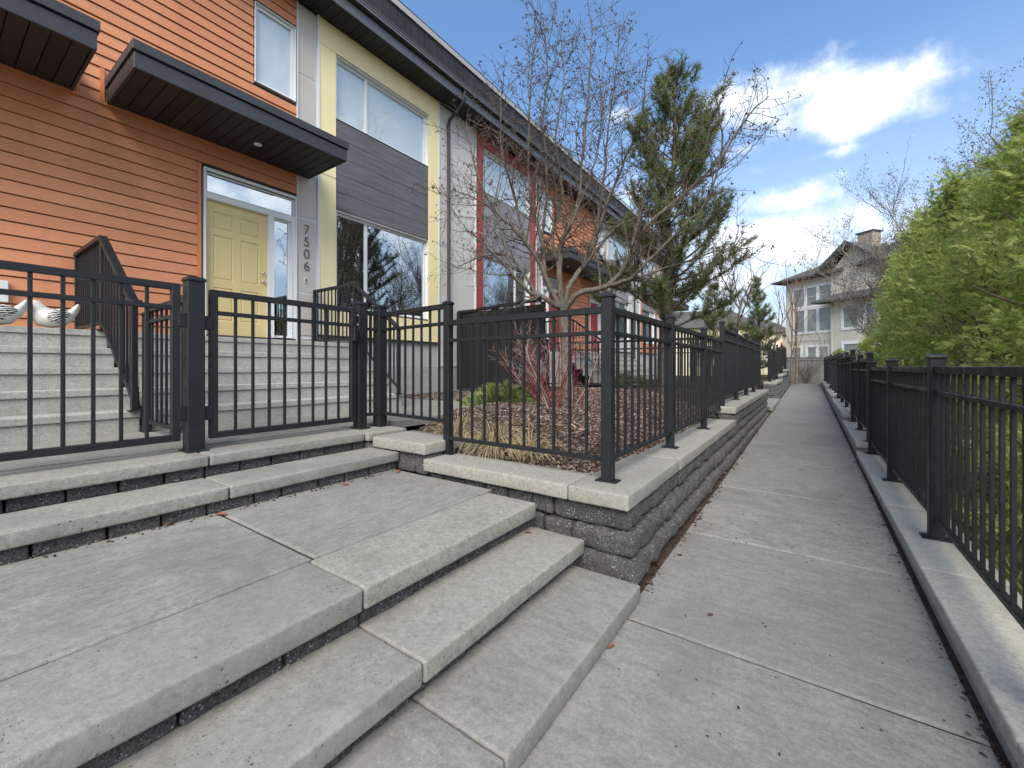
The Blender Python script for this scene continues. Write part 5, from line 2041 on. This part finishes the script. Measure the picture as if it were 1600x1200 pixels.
def stem_shrub(name, label, base, n, H, spread, seed, mats, cat, group=None, sub_n=5, r=.009, lean=None):
    rng = random.Random(seed)
    t = empty(name, base, label, cat, group)
    T2 = [Tubes() for _ in mats]
    base = Vector(base)
    for k in range(n):
        a = rng.uniform(0, 6.28)
        d = Vector((math.cos(a) * spread, math.sin(a) * spread, rng.uniform(.7, 1.2)))
        if lean:
            d += Vector(lean) * rng.uniform(.3, 1)
        p = base + Vector((rng.uniform(-.08, .08), rng.uniform(-.08, .08), -.01))
        ln = H * rng.uniform(.6, 1.1)
        pts, rs, dl = limb(rng, p, d, ln, r * rng.uniform(.7, 1.2), r * .35, 7, .14, .06)
        w = rng.choices(range(len(mats)), [3] + [1] * (len(mats) - 1))[0]
        T2[w].add(pts, rs, 5)
        for q in range(sub_n):
            i = rng.randrange(2, 7)
            dd = (dl * .9 + rand_perp(rng, dl) * .75).normalized()
            p2, r2, d2 = limb(rng, pts[i], dd, ln * rng.uniform(.15, .4), r * .45, r * .2, 4, .2, .05)
            w2 = rng.randrange(len(mats))
            T2[w2].add(p2, r2, 4)
            for s in range(2):
                p3, r3, _ = limb(rng, p2[2 + s], (d2 + rand_perp(rng, d2) * .8).normalized(), ln * rng.uniform(.05, .16), r * .25, r * .15, 2, .2)
                T2[len(mats) - 1].add(p3, r3, 3)
    nm = ('red_stems', 'pale_twigs') if len(mats) > 1 else ('stems',)
    for nme, tb, mt in zip(nm, T2, mats):
        if tb.V:
            put(nme, tb.mesh(nme, MAT[mt]), t, (0, 0, 0))['kind'] = 'stuff'


for (px, py, dep, n, H, sd_, lb, lean) in ((861, 640, 5.5, 16, 1.15, 51, 'red stemmed dogwood shrub in front of the crab apple trunk', (-.3, 0, 0)),
                                           (842, 622, 6.4, 16, 1.25, 52, 'red stemmed dogwood against the black board fence leaning towards the house', (-.95, -.2, 0)),
                                           (905, 632, 6.0, 7, .9, 53, 'sparse red stemmed shrub beside the corner fence post', (.3, .3, 0))):
    p = at(px, py, dep)
    p.z = bedz(p.x, p.y)
    stem_shrub('dogwood_shrub', lb, p, n, H, .55, sd_, ['redtwig', 'twig'], 'shrub', 'red stemmed dogwoods in the mulch bed', lean=lean)
p = gbase(1259, 24.2, .38)
stem_shrub('bare_shrub', 'vase shaped bare shrub in front of the wooden fence', p, 26, 1.5, .55, 57, ['brownbark'], 'shrub', sub_n=3, r=.012)


def grass_tuft(label, x, y, n, H, seed, mat, group, lean=(0, 0), z=None, wid=.0045):
    nr = np.random.default_rng(seed)
    z0 = bedz(x, y) if z is None else z
    a = nr.uniform(0, 6.28, n)
    rr = .08 * np.sqrt(nr.random(n))
    p = np.stack([x + rr * np.cos(a), y + rr * np.sin(a), np.full(n, z0 - .01)], -1)
    d0 = np.stack([np.cos(a) * .45 + lean[0], np.sin(a) * .45 + lean[1], nr.uniform(.6, 1.2, n)], -1) + nr.normal(0, .2, (n, 3))
    d0 = unit(d0)
    ln = H * nr.uniform(.55, 1.1, n)
    seg = 5
    V = []
    d = d0.copy()
    side_ = unit(np.cross(d, np.array([0, 0, 1.0]) + nr.normal(0, .3, (n, 3))))
    w = nr.uniform(.6, 1.2, n) * wid
    pts = [p]
    for i in range(seg):
        d = unit(d + np.array([0, 0, -.30]) * (i * .55) + np.concatenate([d0[:, :2] * .12, np.zeros((n, 1))], 1))
        pts.append(pts[-1] + d * (ln / seg)[:, None])
    rows = []
    for i, q in enumerate(pts):
        q = q.copy()
        q[:, 2] = np.maximum(q[:, 2], z0 + .004)
        ww = (w * (1 - .8 * i / seg))[:, None]
        rows.append(np.stack([q - side_ * ww, q + side_ * ww], 1))
    A = np.stack(rows, 1).reshape(n, -1, 3)             # n, (seg+1)*2, 3
    q = np.array([(2 * i, 2 * i + 1, 2 * i + 3, 2 * i + 2) for i in range(seg)])
    F = (q[None] + (np.arange(n) * (seg + 1) * 2)[:, None, None]).reshape(-1, 4)
    o = put('grass_tuft', np_mesh('tuft', A.reshape(-1, 3), F, MAT[mat]), None, (0, 0, 0))
    tag(o, label, 'ornamental grass', group)


for i, (x, y, n, H, lean, lb) in enumerate(((-2.95, 3.22, 300, .46, (.25, -.5), 'dry straw grass tuft behind the pillar cap and short fence'),
                                            (-2.40, 3.15, 380, .56, (.45, -.45), 'dry straw grass tuft behind the thin fence post'),
                                            (-2.05, 3.2, 120, .42, (.4, -.3), 'thin straw wisps beside the larger straw tuft at the planter end'))):
    grass_tuft(lb, x, y, n, H, 200 + i, 'straw', 'dry grass tufts in the planter', lean)
# ground cover seen through the near fence
k = 5200
gx, gy = NP.uniform(.95, 2.4, k), 1.5 + 9 * NP.random(k)
gz = np.array([walkz(b) for b in gy])
Zv = unit(np.stack([NP.normal(0, .5, k), NP.normal(0, .5, k), np.ones(k)], -1))
X, Y, Z = basis_from(Zv, NP.uniform(0, 6.28, k))
sc = np.stack([np.full(k, .012), np.full(k, 1.), NP.uniform(.08, .24, k)], -1)
tag(put('grass', scatter('grass', [(-.5, 0, 0), (.5, 0, 0), (.15, 0, 1), (-.15, 0, 1)], [(0, 1, 2, 3)], np.stack([gx, gy, gz], -1), X, Y, Z, sc, MAT['grass'])), kind='stuff')


def juniper(label, x, y, rx, ry, h, n, seed):
    nr = np.random.default_rng(seed)
    z0 = bedz(x, y)
    a = nr.uniform(0, 6.28, n)
    r = np.sqrt(nr.random(n))
    z = h * (1 - r ** 2) * nr.uniform(.25, 1, n)
    pos = np.stack([x + rx * r * np.cos(a), y + ry * r * np.sin(a), z0 + z], -1)
    d = unit(np.stack([np.cos(a), np.sin(a), nr.uniform(.1, .9, n)], -1) + nr.normal(0, .35, (n, 3)))
    X, Y, Z = basis_from(d, nr.uniform(0, 6.28, n))
    t = empty('juniper_shrub', (x, y, z0), label, 'shrub', 'low evergreen shrubs in the bed')
    o = put('foliage', scatter('foliage', SPV, SPQ, pos, X, Y, Z, .11 * nr.uniform(.6, 1.3, n), MAT['juniper']), t, (0, 0, 0))
    tb = Tubes()
    rng = random.Random(seed)
    for k in range(14):
        q = rng.uniform(0, 6.28)
        pts, rs, _ = limb(rng, Vector((x, y, z0)), Vector((math.cos(q), math.sin(q), .4)), .8 * min(rx, ry), .012, .004, 4, .15)
        tb.add(pts, rs, 4)
    put('stem', tb.mesh('stem', MAT['brownbark']), t, (0, 0, 0))


p = at(785, 622, 6.6)
juniper('low green juniper spreading at the foot of the black board fence', p.x, p.y, .62, .5, .34, 1500, 71)
p = at(985, 590, 9.5)
juniper('small green shrub seen through the corner fence pickets', p.x, p.y, .4, .4, .35, 600, 72)

# ------------------------------------------------------------------ board fences
bf = empty('privacy_fence', (-6.0, 8.0, .8), 'tall black board fence between the gardens behind the dogwoods', 'fence')
x = -7.28
i = 0
while x < -4.86:
    w = .135
    step_ = int((x + 7.28) / .62)
    bput('board', bf, x, x + w - .012, 8.0, 8.02, .78, 2.66 + .012 * step_, MAT['blackboard'], .003)
    x += w
    i += 1
for k in range(4):
    x0 = -7.28 + k * .62
    bput('cap_rail', bf, x0, min(x0 + .61, -4.85), 7.965, 8.055, 2.665 + .03 * k, 2.735 + .03 * k, MAT['blackboard'], .006)
for zz in (1.0, 1.75, 2.5):
    bput('fence_rail', bf, -7.28, -4.86, 8.021, 8.06, zz, zz + .08, MAT['blackboard'])
p = put('post', box(.09, .09, 2.0, MAT['blackboard'], .004), bf, (-4.80, 8.02, .75))
p = put('post', box(.09, .09, 1.95, MAT['blackboard'], .004), bf, (-7.2, 7.93, .75))
lf = run('low black picket fence continuing from the board fence towards the walkway', [(-4.7, 8.05), (-3.1, 8.05), (-1.5, 8.05)], .80, 1.12, .06, stuff=False)

wf = empty('wooden_fence', (0.4, 30.0, .38), 'weathered grey wooden fence closing the end of the walkway', 'fence')
x = -1.25
rr = random.Random(3)
while x < 3.4:
    w = .14
    bput('board', wf, x, x + w - .008, 30.0 + rr.uniform(0, .006), 30.025, .40, 1.86 + rr.uniform(-.01, .01), MAT['wood'], .003)
    x += w
bput('cap_rail', wf, -1.3, 3.45, 29.94, 30.07, 1.875, 1.92, MAT['wood'], .005)
bput('fence_rail', wf, -1.3, 3.45, 29.96, 29.995, 1.70, 1.80, MAT['wood'], .004)
for xx in (-1.33, 1.0, 3.45):
    put('post', box(.1, .1, 1.62, MAT['wood'], .005), wf, (xx, 30.08, .38))

# red closed parasol past the second planter
um = empty('patio_umbrella', gbase(1221, 24.5, .8), 'closed red parasol showing above the distant fence', 'umbrella')
up_ = WL[um.name]
V, F = [], []
ns = 12
prof = [(.02, 1.95), (.05, 1.85), (.10, 1.55), (.14, 1.25), (.16, 1.05), (.13, .98)]
for (r, z) in prof:
    for k in range(ns):
        a = 6.2832 * k / ns
        q = r * (1 if k % 2 else .72)
        V.append((up_.x + q * math.cos(a), up_.y + q * math.sin(a), up_.z + z))
for i in range(len(prof) - 1):
    for k in range(ns):
        F.append((i * ns + k, i * ns + (k + 1) % ns, (i + 1) * ns + (k + 1) % ns, (i + 1) * ns + k))
put('canopy', mesh_from('canopy', V, F, MAT['redcloth']), um, (0, 0, 0))
tb = Tubes()
tb.add([up_, up_ + Vector((0, 0, 2.0))], [.02, .02], 8)
put('pole', tb.mesh('pole', MAT['fascia']), um, (0, 0, 0))

# ------------------------------------------------------------------ the grey house at the end
def grey_house():
    A = gbase(1229, 38, .3)
    u = Vector((.788, -.616, 0)).normalized()             # along the face, towards the viewer's right
    ang = math.atan2(u.y, u.x)
    h = empty('grey_house', A, 'three storey grey sided house with a chimney at the end of the walkway', 'house', rotz=ang)
    # local axes: x along the face, -y outwards, z up

    def b(name, x0, x1, y0, y1, z0, z1, mat, parent=h, bevel=0.0):
        return put(name, box(x1 - x0, y1 - y0, z1 - z0, mat, bevel), parent, ((x0 + x1) / 2, (y0 + y1) / 2, z0), local=True)
    E = 8.55
    b('wall', 0, 4.25, 0.03, 9, 0, E, MAT['shadowpaint'])
    b('wall', 4.25, 15, -.32, 9, 0, E + .05, MAT['shadowpaint'])

    def lap(x0, x1, yf, z0, z1, holes, dirn=0, ex=.16):
        z = z0
        while z < z1:
            hs = [(a, c) for (a, c, zl, zh) in holes if z + ex * .5 > zl and z + ex * .5 < zh]
            for (p, q) in cuts(x0, x1, hs):
                key = ('lap', round(q - p, 3), ex)
                if key not in CACHE:
                    V = [(s * (q - p) / 2, y_, z_) for s in (-1, 1) for (y_, z_) in ((.02, 0), (-.02, 0), (-.004, ex + .005), (.02, ex + .005))]
                    F = [(0, 1, 2, 3), (7, 6, 5, 4), (0, 4, 5, 1), (1, 5, 6, 2), (2, 6, 7, 3), (3, 7, 4, 0)]
                    CACHE[key] = mesh_from('lap', V, F, MAT['greysiding'])
                put('siding_board', CACHE[key], h, ((p + q) / 2, yf, z), local=True)
            z += ex
    # windows: (x0,x1,z0,z1, columns, rows)
    wl = [(.72, 3.95, 6.25, 7.75, 3, 1), (.75, 3.95, 4.05, 5.9, 3, 1), (.60, 1.35, 1.7, 2.7, 1, 1), (2.0, 3.7, 1.55, 2.7, 2, 1)]
    wr = [(5.2, 6.2, 4.1, 5.7, 1, 1), (6.8, 8.4, 4.1, 5.7, 2, 1), (5.2, 6.4, 1.6, 2.8, 1, 1), (9.3, 11.2, 4.1, 5.7, 2, 1)]
    lap(.06, 4.22, 0.0, 0.1, E - .1, [(a - .12, c + .12, z0 - .12, z1 + .12) for (a, c, z0, z1, _, _) in wl])
    lap(4.32, 15, -.35, 0.1, E + .2, [(a - .12, c + .12, z0 - .12, z1 + .12) for (a, c, z0, z1, _, _) in wr])
    b('corner_trim', 4.22, 4.34, -.40, .03, 0, E + .2, MAT['greysiding'])
    b('corner_trim', -.04, .06, -.03, .06, 0, E - .1, MAT['greysiding'])
    # side wall away from the viewer
    b('belt_trim', .06, 4.2, -.05, .0, 3.25, 3.42, MAT['greysiding'])
    for (lst, yf) in ((wl, 0.0), (wr, -.35)):
        for (x0, x1, z0, z1, nc, nr_) in lst:
            fr = []
            t = .2
            fr += [(x0 - t, x1 + t, yf - .05, yf + .03, z1, z1 + t), (x0 - t, x1 + t, yf - .07, yf + .03, z0 - t, z0), (x0 - t, x0, yf - .05, yf + .03, z0, z1), (x1, x1 + t, yf - .05, yf + .03, z0, z1)]
            for c in range(1, nc):
                xc = x0 + (x1 - x0) * c / nc
                fr.append((xc - .13, xc + .13, yf - .045, yf + .03, z0, z1))
            if z1 - z0 < 1.6 or nc == 1:
                zc = (z0 + z1) / 2
                fr.append((x0, x1, yf - .02, yf + .0, zc - .015, zc + .015))
            w = put('window', boxes('window', fr, MAT['white']), h, local=True)
            for c in range(nc):
                p, q = x0 + (x1 - x0) * c / nc, x0 + (x1 - x0) * (c + 1) / nc
                b('pane', p + .02, q - .02, yf + .005, yf + .012, z0, z1, MAT['glass3'], w)
                b('blind', p + .02, q - .02, yf + .02, yf + .025, z0, z1, MAT['shade'], w)
    # roofs: hip over the left part, gable facing the viewer over the right part
    def solid(name, V, F, mat, parent=h):
        me = mesh_from(name, V, F, mat)
        bm = bmesh.new()
        bm.from_mesh(me)
        bmesh.ops.recalc_face_normals(bm, faces=bm.faces)
        bm.to_mesh(me)
        bm.free()
        return put(name, me, parent, local=True)
    o = .75
    z0, zr = E - .05, E + 2.6
    V = [(-o, -o, z0), (5.2, -o, z0), (5.2, 9, z0), (-o, 9, z0), (4.4, 4.4, zr), (5.2, 4.4, zr),
         (-o, -o, z0 + .16), (5.2, -o, z0 + .16), (5.2, 9, z0 + .16), (-o, 9, z0 + .16)]
    F = [(6, 7, 5, 4), (6, 4, 9), (9, 4, 5, 8), (7, 8, 5), (0, 1, 2, 3), (0, 6, 7, 1), (1, 7, 8, 2), (2, 8, 9, 3), (3, 9, 6, 0)]
    r1 = solid('roof', V, F, MAT['shingle'])
    b('gutter', -o - .08, 4.2, -o - .10, -o, z0 + .02, z0 + .17, MAT['fascia'], r1)
    # gable
    xa, xb, xm = 3.5, 8.0, 5.75
    ga, gpk = E + .1, E + 1.85
    yo = -1.0
    V, F = [], []
    for y_ in (yo, 9):
        V += [(xa, y_, ga), (xm, y_, gpk), (xb, y_, ga), (xa, y_, ga + .22), (xm, y_, gpk + .24), (xb, y_, ga + .22)]
    F = [(3, 4, 10, 9), (4, 5, 11, 10), (0, 6, 7, 1), (1, 7, 8, 2), (0, 1, 4, 3), (1, 2, 5, 4), (6, 9, 10, 7), (7, 10, 11, 8), (0, 3, 9, 6), (2, 8, 11, 5)]
    solid('roof', V, F, MAT['shingle'])
    V = [(xa, yo - .05, ga), (xm, yo - .05, gpk), (xb, yo - .05, ga), (xb, yo - .05, ga + .28), (xm, yo - .05, gpk + .30), (xa, yo - .05, ga + .28)]
    V += [(x_, yo + .02, z_) for (x_, y_, z_) in V]
    F = [(0, 1, 4, 5), (1, 2, 3, 4), (6, 11, 10, 7), (7, 10, 9, 8), (0, 6, 7, 1), (1, 7, 8, 2), (5, 4, 10, 11), (4, 3, 9, 10), (0, 5, 11, 6), (2, 8, 9, 3)]
    solid('barge_board', V, F, MAT['fascia'])
    V = [(4.3, -.36, E + .2), (xm, -.36, gpk - .1), (7.9, -.36, E + .2), (4.3, -.2, E + .2), (xm, -.2, gpk - .1), (7.9, -.2, E + .2)]
    solid('gable_wall', V, [(0, 1, 2), (5, 4, 3), (0, 2, 5, 3), (0, 3, 4, 1), (1, 4, 5, 2)], MAT['greysiding'])
    V = [(6.2, -1.0, E + .1), (15.5, -1.0, E + .1), (15.5, 9.5, E + .1), (6.2, 9.5, E + .1), (8.4, 4.2, E + 3.2), (15.5, 4.2, E + 3.2)]
    solid('roof', V, [(0, 1, 5, 4), (0, 4, 3), (3, 4, 5, 2), (1, 2, 5), (3, 2, 1, 0)], MAT['shingle'])
    # small roof over the lower bay
    V = [(3.3, -1.35, 6.15), (8.9, -1.35, 6.15), (8.9, -.3, 6.15), (3.3, -.3, 6.15), (4.6, -.33, 6.85), (8.9, -.33, 6.85), (3.3, -1.35, 6.3), (8.9, -1.35, 6.3), (8.9, -.3, 6.3), (3.3, -.3, 6.3)]
    F = [(6, 7, 5, 4), (6, 4, 9), (0, 1, 2, 3), (0, 6, 7, 1), (3, 9, 6, 0), (1, 7, 8, 2), (7, 8, 5)]
    solid('lower_roof', V, F, MAT['shingle'])
    # chimney
    c = b('chimney', 5.0, 6.1, 1.4, 2.3, E + .6, E + 3.0, MAT['tansiding'])
    b('chimney_cap', 4.9, 6.2, 1.3, 2.4, E + 3.0, E + 3.1, MAT['fascia'])
    return h


grey_house()


def plain_house(label, px, depth, w, hgt, roof_h, mat, seed, z=.4, ang=0.3):
    h = empty('distant_house', gbase(px, depth, z), label, 'house', 'distant houses beyond the gardens', rotz=ang)

    def b(name, x0, x1, y0, y1, z0, z1, mt, parent=h):
        return put(name, box(x1 - x0, y1 - y0, z1 - z0, mt), parent, ((x0 + x1) / 2, (y0 + y1) / 2, z0), local=True)
    b('wall', -w / 2, w / 2, 0, 7, 0, hgt, mat)
    V = [(-w / 2 - .5, -.5, hgt), (w / 2 + .5, -.5, hgt), (w / 2 + .5, 7.5, hgt), (-w / 2 - .5, 7.5, hgt), (-w / 2 + 1.5, 3.5, hgt + roof_h), (w / 2 - 1.5, 3.5, hgt + roof_h)]
    me = mesh_from('roof', V, [(0, 1, 5, 4), (1, 2, 5), (2, 3, 4, 5), (3, 0, 4), (3, 2, 1, 0)], MAT['shingle'])
    put('roof', me, h, local=True)
    n = max(2, int(w / 2.4))
    for fl in range(int(hgt // 2.7)):
        for k in range(n):
            x = -w / 2 + w * (k + .5) / n
            f = boxes('window', [(x - .6, x + .6, -.05, .0, 1 + fl * 2.7 - .06, 1 + fl * 2.7), (x - .6, x + .6, -.05, 0, 2.2 + fl * 2.7, 2.26 + fl * 2.7), (x - .6, x - .54, -.05, 0, 1 + fl * 2.7, 2.2 + fl * 2.7), (x + .54, x + .6, -.05, 0, 1 + fl * 2.7, 2.2 + fl * 2.7)], MAT['white'])
            o = put('window', f, h, local=True)
            b('pane', x - .54, x + .54, -.03, -.02, 1 + fl * 2.7, 2.2 + fl * 2.7, MAT['glass'], o)


plain_house('cream house with a grey roof half hidden by the pine', 1105, 44, 10, 5.0, 2.2, MAT['creamsiding'], 1, ang=.45)
plain_house('cream house with a grey roof beyond the small distant pine', 1165, 52, 9, 5.2, 2.2, MAT['creamsiding'], 2, ang=.6)
plain_house('brown house beside the grey house behind the red parasol', 1206, 56, 7, 5.2, 2.4, MAT['tansiding'], 3, ang=.7)
